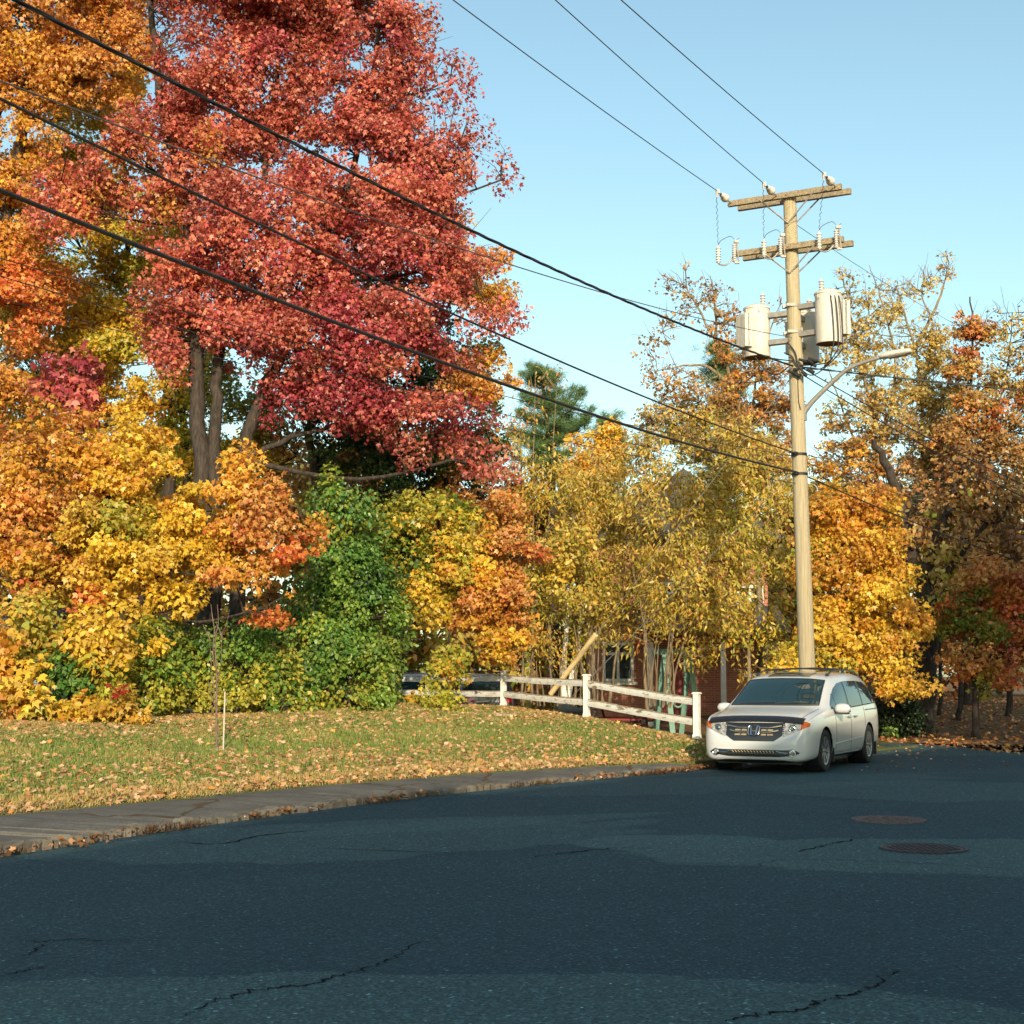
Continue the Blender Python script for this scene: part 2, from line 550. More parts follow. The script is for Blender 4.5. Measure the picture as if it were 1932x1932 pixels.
def road_material():
    t = NT("asphalt")
    v = t.coords()
    big = t.noise(v, 0.35, 5, 0.6, 0.6)
    mid = t.noise(v, 2.2, 6, 0.65)
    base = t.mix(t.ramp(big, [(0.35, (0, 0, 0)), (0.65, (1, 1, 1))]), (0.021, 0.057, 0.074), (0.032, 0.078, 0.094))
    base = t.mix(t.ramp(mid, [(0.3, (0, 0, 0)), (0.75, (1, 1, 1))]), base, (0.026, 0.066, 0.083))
    # worn patches, seams with their own outline
    warp = t.add("ShaderNodeTexNoise")
    warp.inputs["Scale"].default_value = 0.8
    warp.inputs["Detail"].default_value = 5
    t.link(v, warp.inputs["Vector"])
    wv = t.add("ShaderNodeVectorMath", operation="SUBTRACT")
    t.link(warp.outputs["Color"], wv.inputs[0])
    wv.inputs[1].default_value = (0.5, 0.5, 0.5)
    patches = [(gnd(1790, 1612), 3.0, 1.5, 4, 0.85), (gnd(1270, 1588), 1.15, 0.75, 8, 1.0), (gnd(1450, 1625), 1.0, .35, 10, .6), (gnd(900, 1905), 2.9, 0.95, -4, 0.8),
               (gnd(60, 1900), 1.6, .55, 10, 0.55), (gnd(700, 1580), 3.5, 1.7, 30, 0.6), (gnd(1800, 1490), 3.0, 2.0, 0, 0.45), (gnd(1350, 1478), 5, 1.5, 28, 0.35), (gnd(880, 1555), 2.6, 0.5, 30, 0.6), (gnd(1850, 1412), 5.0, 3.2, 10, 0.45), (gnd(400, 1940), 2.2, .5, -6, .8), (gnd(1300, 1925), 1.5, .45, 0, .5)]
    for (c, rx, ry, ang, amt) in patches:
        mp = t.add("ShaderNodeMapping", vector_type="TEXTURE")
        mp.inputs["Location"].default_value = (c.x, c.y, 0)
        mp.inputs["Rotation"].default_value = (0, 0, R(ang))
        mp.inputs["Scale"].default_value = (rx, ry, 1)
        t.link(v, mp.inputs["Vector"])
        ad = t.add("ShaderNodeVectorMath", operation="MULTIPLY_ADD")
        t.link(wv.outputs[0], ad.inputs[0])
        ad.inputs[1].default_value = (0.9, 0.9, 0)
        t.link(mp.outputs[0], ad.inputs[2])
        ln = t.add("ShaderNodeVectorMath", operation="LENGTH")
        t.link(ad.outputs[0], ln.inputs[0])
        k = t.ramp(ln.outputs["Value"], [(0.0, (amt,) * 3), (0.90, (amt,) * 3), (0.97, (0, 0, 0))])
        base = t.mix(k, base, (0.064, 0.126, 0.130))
    # aggregate
    vo = t.add("ShaderNodeTexVoronoi")
    vo.inputs["Scale"].default_value = 60
    t.link(v, vo.inputs["Vector"])
    st = t.ramp(vo.outputs["Color"], [(0.0, (0.45, 0.45, 0.45)), (0.65, (1.0, 1.0, 1.0)), (0.88, (1.7, 1.7, 1.65)), (0.94, (3.0, 3.0, 2.9)), (1.0, (7.0, 6.6, 6.0))])
    base = t.mix(1.0, base, st, "MULTIPLY")
    fine = t.ramp(t.noise(v, 260, 2), [(0.25, (0.7, 0.7, 0.7)), (0.75, (1.3, 1.3, 1.3))])
    base = t.mix(1.0, base, fine, "MULTIPLY")
    t.col(base)
    h = t.math("ADD", vo.outputs["Distance"], t.noise(v, 120, 3))
    t.bump(h, 0.55, 0.012)
    return t.set(Roughness=0.85, Specular_IOR_Level=0.3)
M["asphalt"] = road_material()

b = MB()
poly = [Vector((8, -60, 0)), Vector((-30, -60, 0))]
poly = [p for p in kerb] + far_edge + [Vector((70, -12, 0)), Vector((24, 33 * .5, 0)), Vector((-20, -37 - 20, 0))]
# triangulate the strip between the kerb and the opposite side by columns
left = kerb + far_edge
opp = []
for p in left:
    s = (p - Vector((0, 0, 0))).dot(Vector((0.516, 0.857, 0)))
    q = Vector((0.857, -0.516, 0)) * 2.6 + Vector((0.516, 0.857, 0)) * s
    opp.append(Vector((q.x, q.y, 0)))
opp[-4:] = [Vector((19, 26.5, 0)), Vector((24, 23, 0)), Vector((40, 18, 0)), Vector((70, 10, 0))]
rows = []
for p, q in zip(left, opp):
    rows.append([p.lerp(q, t) for t in (0, .25, .5, .75, 1)])
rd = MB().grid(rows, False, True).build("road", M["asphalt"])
tag(rd, "dark cracked asphalt street in shade", kind="structure")

concrete = varied("weathered_kerb", (0.08, 0.068, 0.052), (0.19, 0.165, 0.13), 4, 0.9, 0.8, 45)
def side_mat():
    t = NT("old_sidewalk_asphalt")
    v = t.coords()
    c = t.ramp(t.noise(v, 1.3, 6, 0.6), [(0.3, (0.10, 0.095, 0.085)), (0.7, (0.165, 0.155, 0.135))])
    vo = t.add("ShaderNodeTexVoronoi")
    vo.inputs["Scale"].default_value = 90
    t.link(v, vo.inputs["Vector"])
    c = t.mix(1.0, c, t.ramp(vo.outputs["Color"], [(0, (.7, .7, .7)), (.9, (1.15, 1.15, 1.15)), (1, (1.9, 1.8, 1.7))]), "MULTIPLY")
    cr = t.add("ShaderNodeTexVoronoi", feature="DISTANCE_TO_EDGE")
    cr.inputs["Scale"].default_value = 0.42
    mp = t.add("ShaderNodeVectorMath", operation="MULTIPLY_ADD")
    nn = t.add("ShaderNodeTexNoise")
    nn.inputs["Scale"].default_value = 1.5
    t.link(v, nn.inputs["Vector"])
    t.link(nn.outputs["Color"], mp.inputs[0])
    mp.inputs[1].default_value = (0.6, 0.6, 0)
    t.link(v, mp.inputs[2])
    t.link(mp.outputs[0], cr.inputs["Vector"])
    k = t.ramp(cr.outputs["Distance"], [(0.0, (1, 1, 1)), (0.006, (1, 1, 1)), (0.016, (0, 0, 0))])
    c = t.mix(k, c, (0.09, 0.06, 0.03))
    t.col(c)
    t.bump(vo.outputs["Distance"], 0.4, 0.008)
    return t.set(Roughness=0.9, Specular_IOR_Level=0.2)
M["sidewalk"] = side_mat()

# kerb top and face, a little uneven
rng = np.random.default_rng(3)
def offset_line(line, d):
    out = []
    for i, p in enumerate(line):
        t = (line[min(i + 1, len(line) - 1)] - line[max(i - 1, 0)]).normalized()
        out.append(p + Vector((-t.y, t.x, 0)) * d)
    return out
kn = [p for p in smooth_path(kerb, 8)]
j = lambda a: float(rng.normal() * a)
kerb_end = next(i for i, p in enumerate(kn) if p.y > 26.6 and p.x > 0)
kz = []
for i in range(len(kn)):
    t = min(1.0, max(0.0, (kerb_end + 14 - i) / 24.0))
    kz.append(0.02 + (0.055 + .02 * math.sin(i * .31) + .012 * math.sin(i * .83)) * t + j(0.010))
back = offset_line(kn, 0.16)
rows = []
for i, (p, q) in enumerate(zip(kn, back)):
    jx = Vector((j(.018), j(.018), 0))
    rows.append([p + jx + Vector((0, 0, -0.02)), p + jx + Vector((0, 0, kz[i] - 0.02)), p.lerp(q, 0.18) + Vector((0, 0, kz[i])), q + Vector((0, 0, kz[i])), q + Vector((0, 0, -0.02))])
kb = MB().grid(rows, False, True).build("kerb", concrete)
tag(kb, "worn concrete kerb with weeds along it", kind="structure")

# ------------------------------------------------------------------ lawn height field, in (x / y, y)
cols_px = [-700, -300, 0, 200, 410, 640, 770, 950, 1107, 1250, 1315, 1400, 1500, 1600, 1720]
def ys_at(x): return float(np.interp(x, [0, 320, 640, 1000, 1300], [1540, 1511, 1480, 1452, 1437]))
crest = {0: (1365, 27.0), 200: (1360, 29.3), 410: (1352, 32.0), 640: (1338, 34.5), 770: (1330, 36.3), 950: (1335, 37.3), 1107: (1356, 33.4), 1250: (1385, 30.9), 1315: (1396, 30.0)}
us, ds, dh, zh, z0s = [], [], [], [], []
for x in cols_px:
    z0s.append(float(np.interp(x, [1315, 1400, 1500, 1600, 1720], [.118, .08, .03, .0, -.03])))
    us.append((x - CX) / F / math.cos(PITCH) * 1.0)
    if x in crest:
        g = gnd(x, ys_at(x), 0.115)
        c = at(x, crest[x][0], crest[x][1])
        ds.append(g.y); dh.append(c.y); zh.append(c.z)
    elif x < 0:
        k = -x / 400
        ds.append(17.2 - 2.6 * k); dh.append(27 - 2.2 * k); zh.append(0.80)
    else:
        i = {1400: (29.2, 31.3, .26), 1500: (30.6, 33, .12), 1600: (32.3, 35, .02), 1720: (35.2, 37.5, -.02)}[x]
        ds.append(i[0]); dh.append(i[1]); zh.append(i[2])
us = np.array(us); ds = np.array(ds); dh = np.array(dh); zh = np.array(zh)
def lawn_z(x, y):
    x = np.asarray(x, float); y = np.asarray(y, float)
    u = x / y
    a, c, z = np.interp(u, us, ds), np.interp(u, us, dh), np.interp(u, us, zh)
    t = np.clip((y - a) / (c - a), 0, 1)
    z0 = np.interp(u, us, z0s)
    h = z0 + (z - z0) * (t * (1.12 - 0.12 * t))
    fall = np.where(u > -0.085, 3.2, 12.0)
    s = np.clip((y - c) / fall, 0, 1)
    h = h * (1 - s * s * (3 - 2 * s)) - 0.01 * s
    h += 0.012 * np.sin(x * 2.3 + y * 1.1) * t * (1 - s) + 0.010 * np.sin(x * 0.9 - y * 2.7) * t * (1 - s)
    return h

def lawn_material():
    t = NT("lawn_soil")
    v = t.coords()
    n = t.noise(v, 0.9, 6, 0.65)
    c = t.ramp(n, [(0.35, (0.10, 0.13, 0.04)), (0.58, (0.15, 0.15, 0.055)), (0.66, (0.27, 0.20, 0.095))])
    c = t.mix(1.0, c, t.ramp(t.noise(v, 26, 4), [(0.3, (0.6, 0.6, 0.6)), (0.7, (1.3, 1.3, 1.3))]), "MULTIPLY")
    t.col(c)
    t.bump(t.noise(v, 30, 5), 1.0, 0.05)
    return t.set(Roughness=0.95, Specular_IOR_Level=0.1)
M["lawn"] = lawn_material()
rows = []
ul = np.concatenate([np.linspace(us[0], -0.36, 8)[:-1], np.linspace(-0.36, us[-1], 64)])
for u in ul:
    a, c = float(np.interp(u, us, ds)), float(np.interp(u, us, dh))
    fall = 3.3 if u > -0.085 else 12.2
    yy = np.concatenate([[a - 0.02], np.linspace(a, c, 26), np.linspace(c, c + fall, 12)[1:]])
    rows.append([(u * y, y, float(lawn_z(u * y, y)) if i else 0.05) for i, y in enumerate(yy)])
lw = MB().grid(rows, True, True).build("lawn", M["lawn"])
tag(lw, "grass bank strewn with dry leaves", kind="structure")

# sidewalk sheet between the kerb and the lawn
swk = []
inner = offset_line(kn, 0.14)
for i, q in enumerate(inner):
    if q.y < 2 or i > kerb_end + 16:
        continue
    # walk away from the kerb until the lawn edge is reached
    t = (inner[min(i + 1, len(inner) - 1)] - inner[max(i - 1, 0)]).normalized()
    nv = Vector((-t.y, t.x, 0))
    e = q.copy()
    for _ in range(160):
        e = e + nv * 0.02
        if e.y >= float(np.interp(e.x / max(e.y, .1), us, ds)) + 0.10:
            break
    z = kz[i] - 0.006
    swk.append([(q.x, q.y, z)] + [(*(q.lerp(e, s)).to_2d(), z + (0.112 - z) * s) for s in (.33, .66)] + [(e.x, e.y, 0.112)])
sw = MB().grid(swk, True, True).build("sidewalk", M["sidewalk"])
tag(sw, "narrow old asphalt sidewalk beside the grass", kind="structure")

# ------------------------------------------------------------------ ground beyond, leaf littered, rising a little into the wood
def ground_material():
    t = NT("leaf_littered_ground")
    v = t.coords()
    n = t.noise(v, 0.5, 6, 0.65)
    c = t.ramp(n, [(0.3, (0.10, 0.065, 0.03)), (0.5, (0.19, 0.10, 0.05)), (0.68, (0.14, 0.12, 0.045))])
    vo = t.add("ShaderNodeTexVoronoi")
    vo.inputs["Scale"].default_value = 7
    t.link(v, vo.inputs["Vector"])
    c = t.mix(0.6, c, t.ramp(vo.outputs["Color"], [(0.1, (0.09, 0.05, 0.025)), (0.5, (0.24, 0.12, 0.055)), (0.9, (0.34, 0.20, 0.09))]))
    t.col(c)
    t.bump(vo.outputs["Distance"], 0.8, 0.04)
    return t.set(Roughness=0.95, Specular_IOR_Level=0.1)
M["ground"] = ground_material()
rows = []
gx = np.concatenate([[-1200, -400, -150], np.linspace(-70, 70, 71), [150, 400, 1200]])
gy = np.concatenate([[-400, -120], np.linspace(-70, 130, 101), [200, 500, 1800]])
def wood_z(x, y):
    r = np.clip((y - (38.5 - 0.5 * max(x - 9, -2) * (x < 60))) / 22.0, 0, 1) if x > 5 else 0.0
    return -0.012 + 0.75 * r * r * (3 - 2 * r)
for x in gx:
    rows.append([(x, y, float(wood_z(x, y))) for y in gy])
gr = MB().grid(rows, True, True).build("ground", M["ground"])
tag(gr, "leaf covered ground under the trees", kind="structure")

# car park behind the fence
pk = MB()
pk.grid([[(-16, 41.5, .004), (-16, 49, .004)], [(2, 39.5, .004), (3.5, 49, .004)], [(6.2, 41.0, .004), (7.2, 47, .004)]], False, True)
tag(pk.build("car_park", M["sidewalk"]), "shaded asphalt car park behind the white fence", kind="structure")

# ------------------------------------------------------------------ grass blades and fallen leaves
rng = np.random.default_rng(11)
def lawn_samples(n, power=1.0, tmin=0.0, tmax=1.05, umax=0.145, umin=-0.40):
    u = rng.uniform(umin, umax, n * 2)
    a, c = np.interp(u, us, ds), np.interp(u, us, dh)
    t = tmin + (tmax - tmin) * rng.random(n * 2) ** power
    y = a + (c - a) * t
    keep = rng.random(n * 2) < (y * (c - a)) / (38 * 15)
    u, y, t = u[keep][:n], y[keep][:n], t[keep][:n]
    return u * y, y, t
def vnoise(x, y, s, seed):
    r = np.random.default_rng(seed)
    v = 0
    for k in range(5):
        a = r.uniform(0, 6.28, 2); f = s * (1.0 + 0.7 * k)
        v = v + np.sin(x * f * math.cos(a[0]) + y * f * math.sin(a[0]) + a[1]) / (1 + .4 * k)
    return v / 3.0
x, y, t = lawn_samples(230000, 0.9)
z = lawn_z(x, y)
n = len(x)
g = vnoise(x, y, 1.6, 5) * 0.5 + rng.normal(size=n) * 0.35 + 0.45 - 1.0 * (t < 0.10) - 0.35 * (t > 0.9)
pal_g = np.array([hexc(c) for c in ("808e4a", "6c8040", "929c52", "5e7638")])
pal_t = np.array([hexc(c) for c in ("c0a868", "ccb278", "b29a5c", "b89e60")])
ci = rng.integers(0, 4, n)
colr = np.where((g > 0)[:, None], pal_g[ci], pal_t[ci]) * rng.uniform(.8, 1.25, (n, 1))
P = np.stack([x, y, z - 0.004], 1)
T = np.stack([rng.normal(size=n) * .45, rng.normal(size=n) * .45, np.ones(n)], 1)
N = np.stack([rng.normal(size=n) * .8, -np.ones(n) + rng.normal(size=n) * .6, np.full(n, .3)], 1)
me = leaf_mesh("grass", P, N, T, rng.uniform(.035, .085, n) * np.where(t < .05, .8, 1), np.clip(colr, 0, .9), "blade")
tag(link("grass", me, M["blade"]), "short green and straw coloured grass on the bank", "grass", kind="stuff")

def litter(name, x, y, z, pal, size, label, tilt=.55, shape="maple"):
    n = len(x)
    pal = np.concatenate([np.array(PAL[p]) for p in pal])
    c = pal[rng.integers(0, len(pal), n)] * rng.uniform(.7, 1.2, (n, 1))
    P = np.stack([x, y, z], 1)
    N = np.stack([rng.normal(size=n) * tilt, rng.normal(size=n) * tilt - .25, np.ones(n)], 1)
    T = np.stack([rng.normal(size=n), rng.normal(size=n), rng.normal(size=n) * .2], 1)
    me = leaf_mesh(name, P, N, T, rng.uniform(size[0], size[1], n), np.clip(c, 0, .9), shape)
    return tag(link(name, me, M["dryleaf"]), label, "fallen leaves", kind="stuff")
xs, ys = [], []
for (n, pw, t0, t1) in ((10000, 1.0, 0, 1.04), (3800, 1.4, 0.0, 0.35), (9000, 0.5, 0.6, 1.06)):
    x, y, t = lawn_samples(n, pw, t0, t1)
    k = vnoise(x, y, 1.3, 9) + rng.normal(size=len(x)) * .5 > -0.35
    xs.append(x[k]); ys.append(y[k])
x, y = np.concatenate(xs), np.concatenate(ys)
litter("fallen_leaves", x, y, lawn_z(x, y) + .035, ["tan"] * 9 + ["brown", "orange"], (.045, .105), "curled tan maple leaves lying on the grass bank")
# litter along the kerb, under the car and in the gutter
kp = np.array([(p.x, p.y) for p in kn if -9 < p.x < 9 and p.y > 9])
idx = rng.integers(0, len(kp) - 1, 2600)
f = rng.random((2600, 1))
q = kp[idx] * (1 - f) + kp[idx + 1] * f
dens = vnoise(q[:, 0], q[:, 1], 1.1, 21) + rng.normal(size=2600) * .35
q = q[dens > 0.28]
q = q + rng.normal(size=q.shape) * .09
q[:, 0] += .05
litter("gutter_leaves", q[:, 0], q[:, 1], np.full(len(q), .035) + rng.random(len(q)) * .05, ["brown"] * 6 + ["tan"], (.03, .07), "brown dead leaves gathered along the kerb", .7)
# leaf carpet of the verge and the wood floor on the right
n = 9000
x = rng.uniform(8.0, 26, n); y = rng.uniform(31.5, 62, n)
k = (y > 31.9 + np.where(x < 10.6, (10.6 - x) * 5.0, -(x - 11.6) * .35) - .4 + rng.normal(size=n) * .25) & (x / y < .42)
x, y = x[k], y[k]
litter("verge_leaves", x, y, np.array([wood_z(a, c) for a, c in zip(x, y)]) + .04, ["brown", "brown", "tan", "brown", "hotorange", "brownor"], (.07, .14), "rust coloured leaf carpet under the trees right of the van")
n = 700
x = rng.uniform(5.5, 12, n); y = rng.uniform(26, 36, n)
k = rng.random(n) < np.clip((y - 25) / 14, .05, 1)
litter("scattered_leaves", x[k], y[k], np.full(k.sum(), .02), ["brown", "brown", "tan"], (.04, .08), "dead leaves scattered on the asphalt behind the van", .3)
n = 420
x = rng.uniform(4.4, 7.8, n); y = rng.uniform(28.3, 32.5, n)
k = (x - (4.2 + (y - 28) * .52) > 0) & (x - (5.8 + (y - 28) * .52) < 0)
litter("leaves_under_van", x[k], y[k], np.full(k.sum(), .025), ["brown", "deepred", "tan"], (.06, .12), "reddish leaves drifted under the parked van", .5)

# tufts of dead weeds on the kerb
n = 8500
i0 = rng.integers(0, len(kp) - 1, n)
q = kp[i0] + (kp[i0 + 1] - kp[i0]) * rng.random((n, 1))
d = vnoise(q[:, 0], q[:, 1], .9, 33) + vnoise(q[:, 0], q[:, 1], 3.1, 34) * .6
q = q[d > .15]; n = len(q)
q = q + rng.normal(size=q.shape) * .09
P = np.stack([q[:, 0], q[:, 1], np.full(n, .015)], 1)
T = np.stack([rng.normal(size=n) * .8, rng.normal(size=n) * .8, np.ones(n)], 1)
c = np.array([hexc(h) for h in ("5e4430", "6e5434", "4c4028", "523828")])[rng.integers(0, 4, n)]
me = leaf_mesh("kerb_weeds", P, rng.normal(size=(n, 3)), T, rng.uniform(.03, .11, n), c, "blade")
tag(link("kerb_weeds", me, M["blade"]), "dry brown weeds growing from the kerb joint", "weeds", kind="stuff")

# ------------------------------------------------------------------ cracks (thin dark ribbons on the asphalt, laid 4 mm up)
M["crack"] = varied("crack_dark", (0.006, 0.008, 0.009), (0.016, 0.017, 0.016), 30, 0.95, spec=0.05)
def crack(pts, w, seed):
    r = np.random.default_rng(seed)
    P = smooth_path([gnd(*p) for p in pts], 10)
    rows = []
    for i, p in enumerate(P):
        t = (P[min(i + 1, len(P) - 1)] - P[max(i - 1, 0)]).normalized()
        nv = Vector((-t.y, t.x, 0))
        q = p + nv * float(r.normal() * .022)
        e = math.sin(math.pi * (i + .3) / (len(P) - .4)) ** .5
        ww = w * .7 * e * float(r.uniform(.25, 1.6))
        rows.append([q + nv * ww + Vector((0, 0, .004)), q - nv * ww + Vector((0, 0, .004))])
    return rows
ck = MB()
for pts, w_, sd in [
    ([(351, 1918), (406, 1888), (507, 1865), (588, 1857), (645, 1839), (685, 1829), (735, 1811), (793, 1774)], .014, 1),
    ([(1357, 1932), (1408, 1919), (1504, 1906), (1560, 1888), (1621, 1872), (1662, 1852), (1688, 1827)], .016, 2),
    ([(-10, 1840), (45, 1833), (101, 1819)], .010, 3), ([(40, 1775), (86, 1776), (150, 1773), (275, 1780)], .010, 4),
    ([(86, 1776), (60, 1800), (40, 1806)], .008, 5), ([(330, 1589), (416, 1592), (507, 1575), (610, 1566)], .022, 6),
    ([(1505, 1608), (1530, 1600), (1580, 1590), (1640, 1580)], .02, 7), ([(1420, 1637), (1480, 1622), (1640, 1625), (1800, 1633), (1940, 1645)], .012, 8),
    ([(1000, 1618), (1090, 1607), (1160, 1600), (1230, 1601)], .016, 9), ([(600, 1601), (760, 1606), (900, 1612)], .010, 10)]:
    ck.grid(crack(pts, w_, sd), False, True)
tag(ck.build("road_cracks", M["crack"]), "dark winding cracks in the asphalt", kind="structure")

# ------------------------------------------------------------------ manhole covers
iron = varied("cast_iron", (0.035, 0.03, 0.035), (0.085, 0.07, 0.075), 20, 0.6, 0.3, 60, metal=0.3)
rusty = varied("rusty_cast_iron", (0.09, 0.06, 0.055), (0.20, 0.14, 0.13), 14, 0.8, 0.4, 60)
def manhole(c, r, mat, label, studs):
    root = thing("manhole_cover", label, "manhole cover", c, "manhole covers in the street")
    fr = MB().lathe([(r * 1.06, -.01), (r * 1.06, .016), (r * 1.03, .019), (r * .99, .016), (r * .97, .006)], c, n=40)
    fr.build("frame", mat, root)
    lid = MB().lathe([(r * .96, .004), (r * .955, .013), (r * .90, .014), (r * .88, .009), (0, .009)], c, n=40)
    k = 0
    for i in range(-6, 7):
        for jn in range(-6, 7):
            p = Vector((i * r / 6.6, jn * r / 6.6, 0))
            if p.length < r * .84 and (studs or (i + jn) % 2 == 0):
                lid.box(Vector(c) + p + Vector((0, 0, .012)), (r * .085, r * .085, .010), Matrix.Rotation(.4, 3, "Z"))
    lid.build("lid", mat, root)
m1, m2 = gnd(1677, 1548), gnd(1742, 1602)
manhole(m1, .40, rusty, "rusty pinkish manhole cover, farther one, nearer the parked van", False)
manhole(m2, .39, iron, "dark iron manhole cover in the pale worn asphalt patch, nearer one", True)
# ------------------------------------------------------------------ trees and shrubs
MAPLES = "maples behind the grass bank"
RED = {"red": 5, "pinkred": 3, "deepred": 1.2}
make_tree("maple_tree", "towering red maple, the tallest and reddest tree left of the pole", "tree", MAPLES, 37.5,
    [(.27, [(395, 1330), (385, 1000), (374, 760), (366, 500), (335, 320), (300, 180), (285, 0), (270, -160)]),
     (.22, [(440, 1330), (455, 900), (490, 760), (545, 640), (640, 420), (690, 200), (730, -40)]),
     (.20, [(408, 1325), (405, 900), (412, 700), (430, 500), (500, 330), (525, 100), (540, -120)]),
     (.09, [(468, 860), (560, 822), (640, 800), (740, 770), (880, 760)])],
    [(520, -60, 280, 170, RED), (690, 110, 125, 150, RED), (450, 170, 190, 150, RED), (700, 320, 180, 150, RED), (835, 330, 95, 110, RED),
     (850, 490, 55, 60, RED, .5), (300, 330, 170, 110, {"pinkred": 3, "red": 2, "orange": 1}), (520, 470, 230, 130, RED), (740, 520, 170, 120, RED),
     (410, 620, 150, 95, {"red": 4, "pinkred": 4}), (640, 650, 210, 100, RED), (850, 650, 75, 40, {"red": 3, "deepred": 2}, .7), (800, 790, 140, 55, {"red": 3, "pinkred": 2, "deepred": 2}, .9),
     (620, 760, 150, 55, {"deepred": 4, "red": 2}, .8), (150, 380, 90, 85, {"pinkred": 4, "orange": 2}, .8), (880, 860, 60, 40, {"pinkred": 3, "red": 2}, .6),
     (850, 150, 22, 70, {"red": 3, "deepred": 1}, .35), (945, 340, 22, 60, {"red": 3}, .3), (930, 600, 45, 50, {"red": 3, "pinkred": 2}, .5), (780, 30, 60, 60, RED, .6)],
    leaf=.105, cl_r=.50, lai=2.1, seed=1, extra_twigs=1, flat=.8)
make_tree("maple_tree", "small crimson young maple standing out of the yellow foliage low on the left", "tree", MAPLES, 32.3,
    [(.06, [(170, 1330), (165, 1000), (150, 800), (140, 680)])],
    [(140, 705, 62, 48, {"deepred": 4, "red": 2}, .8), (165, 765, 50, 36, {"deepred": 4, "red": 2}, .7), (100, 745, 30, 40, {"pinkred": 3}, .5)], leaf=.15, cl_r=.32, lai=2.4, seed=31)
make_tree("maple_tree", "orange maple rising in the top left corner beside the red one", "tree", MAPLES, 39.5,
    [(.26, [(-60, 1330), (-30, 700), (30, 320), (70, 40), (100, -150)]), (.1, [(-10, 560), (-5, 230), (60, 190), (130, 150)])],
    [(60, 30, 190, 150, {"orange": 4, "yorange": 2}), (190, 120, 130, 120, {"orange": 4, "yorange": 2}), (10, 230, 130, 120, {"orange": 3, "yorange": 3}), (40, 560, 110, 110, {"hotorange": 4, "orange": 3}),
     (20, 420, 100, 90, {"yorange": 3, "orange": 2}), (-60, 760, 120, 140, {"orange": 3, "yorange": 2}), (240, -60, 150, 110, {"orange": 4, "pinkred": 2})],
    leaf=.105, cl_r=.50, lai=2.1, seed=2)
make_tree("maple_tree", "yellow green maple filling the gap behind the red one", "tree", MAPLES, 43,
    [(.22, [(320, 1330), (316, 900), (320, 760), (250, 520), (230, 200)]), (.16, [(350, 1320), (352, 860), (300, 640), (160, 480)])],
    [(190, 190, 120, 90, {"ygreen": 3, "yellow": 3}, .8), (260, 420, 140, 120, {"ygreen": 4, "yellow": 3}), (120, 580, 150, 130, {"ygreen": 3, "yellow": 3, "goldleaf": 3}),
     (270, 660, 150, 110, {"yellow": 4, "ygreen": 2}), (430, 790, 130, 75, {"ygreen": 4, "greeny": 2}, .7), (90, 740, 140, 110, {"goldleaf": 3, "yellow": 3}), (230, 800, 110, 80, {"yellow": 3, "yorange": 2}),
     (100, 350, 110, 100, {"yellow": 3, "ygreen": 2}), (340, 850, 80, 60, {"ygreen": 3, "yellow": 3}), (470, 870, 80, 50, {"yellow": 3, "brownor": 2, "greeny": 1}, .8), (560, 860, 50, 70, {"brownor": 4, "orange": 2}, .7), (380, 700, 70, 70, {"ygreen": 4, "greeny": 2})],
    leaf=.11, cl_r=.52, lai=2.2, seed=3)
make_tree("maple_tree", "low spreading yellow maple with orange branch tips hanging over the shrubs", "tree", MAPLES, 31.3,
    [(.17, [(235, 1340), (232, 1150), (205, 960), (160, 820)]), (.10, [(232, 1180), (330, 1060), (450, 1000), (560, 1000)]), (.08, [(232, 1150), (120, 1040), (20, 980)])],
    [(80, 890, 140, 90, {"yorange": 4, "orange": 3}), (250, 870, 110, 75, {"yellow": 5, "yorange": 3}), (50, 1010, 130, 80, {"orange": 4, "yorange": 3, "hotorange": 1}),
     (220, 1000, 130, 75, {"ygreen": 3, "yellow": 3, "goldleaf": 2}), (400, 960, 110, 70, {"yellow": 5, "yorange": 2}), (515, 985, 88, 70, {"orange": 4, "hotorange": 3, "yorange": 2}),
     (330, 1060, 130, 65, {"yellow": 4, "goldleaf": 3}), (470, 1070, 85, 55, {"orange": 4, "yorange": 3}), (130, 1110, 130, 60, {"yellow": 3, "goldleaf": 3, "hotorange": 1}),
     (500, 1145, 38, 28, {"hotorange": 5}, .8), (340, 1140, 90, 40, {"yellow": 4}, .8), (440, 920, 60, 35, {"yorange": 3, "yellow": 3}, .8), (-60, 950, 90, 120, {"orange": 3})],
    leaf=.105, cl_r=.42, lai=2.5, seed=4, extra_twigs=0)
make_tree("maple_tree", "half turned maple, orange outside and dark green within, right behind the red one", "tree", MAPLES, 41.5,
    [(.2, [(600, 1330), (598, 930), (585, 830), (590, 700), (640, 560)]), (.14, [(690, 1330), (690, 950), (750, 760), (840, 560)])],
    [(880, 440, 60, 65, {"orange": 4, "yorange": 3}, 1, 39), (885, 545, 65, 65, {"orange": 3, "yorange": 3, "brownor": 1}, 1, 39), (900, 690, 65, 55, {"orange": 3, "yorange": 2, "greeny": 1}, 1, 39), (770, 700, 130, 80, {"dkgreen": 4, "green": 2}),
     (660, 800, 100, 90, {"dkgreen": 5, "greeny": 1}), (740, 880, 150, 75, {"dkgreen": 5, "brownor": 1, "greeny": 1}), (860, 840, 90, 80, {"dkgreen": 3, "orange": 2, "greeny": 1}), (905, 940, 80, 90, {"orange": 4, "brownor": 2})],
    leaf=.105, cl_r=.5, lai=2.3, seed=5)
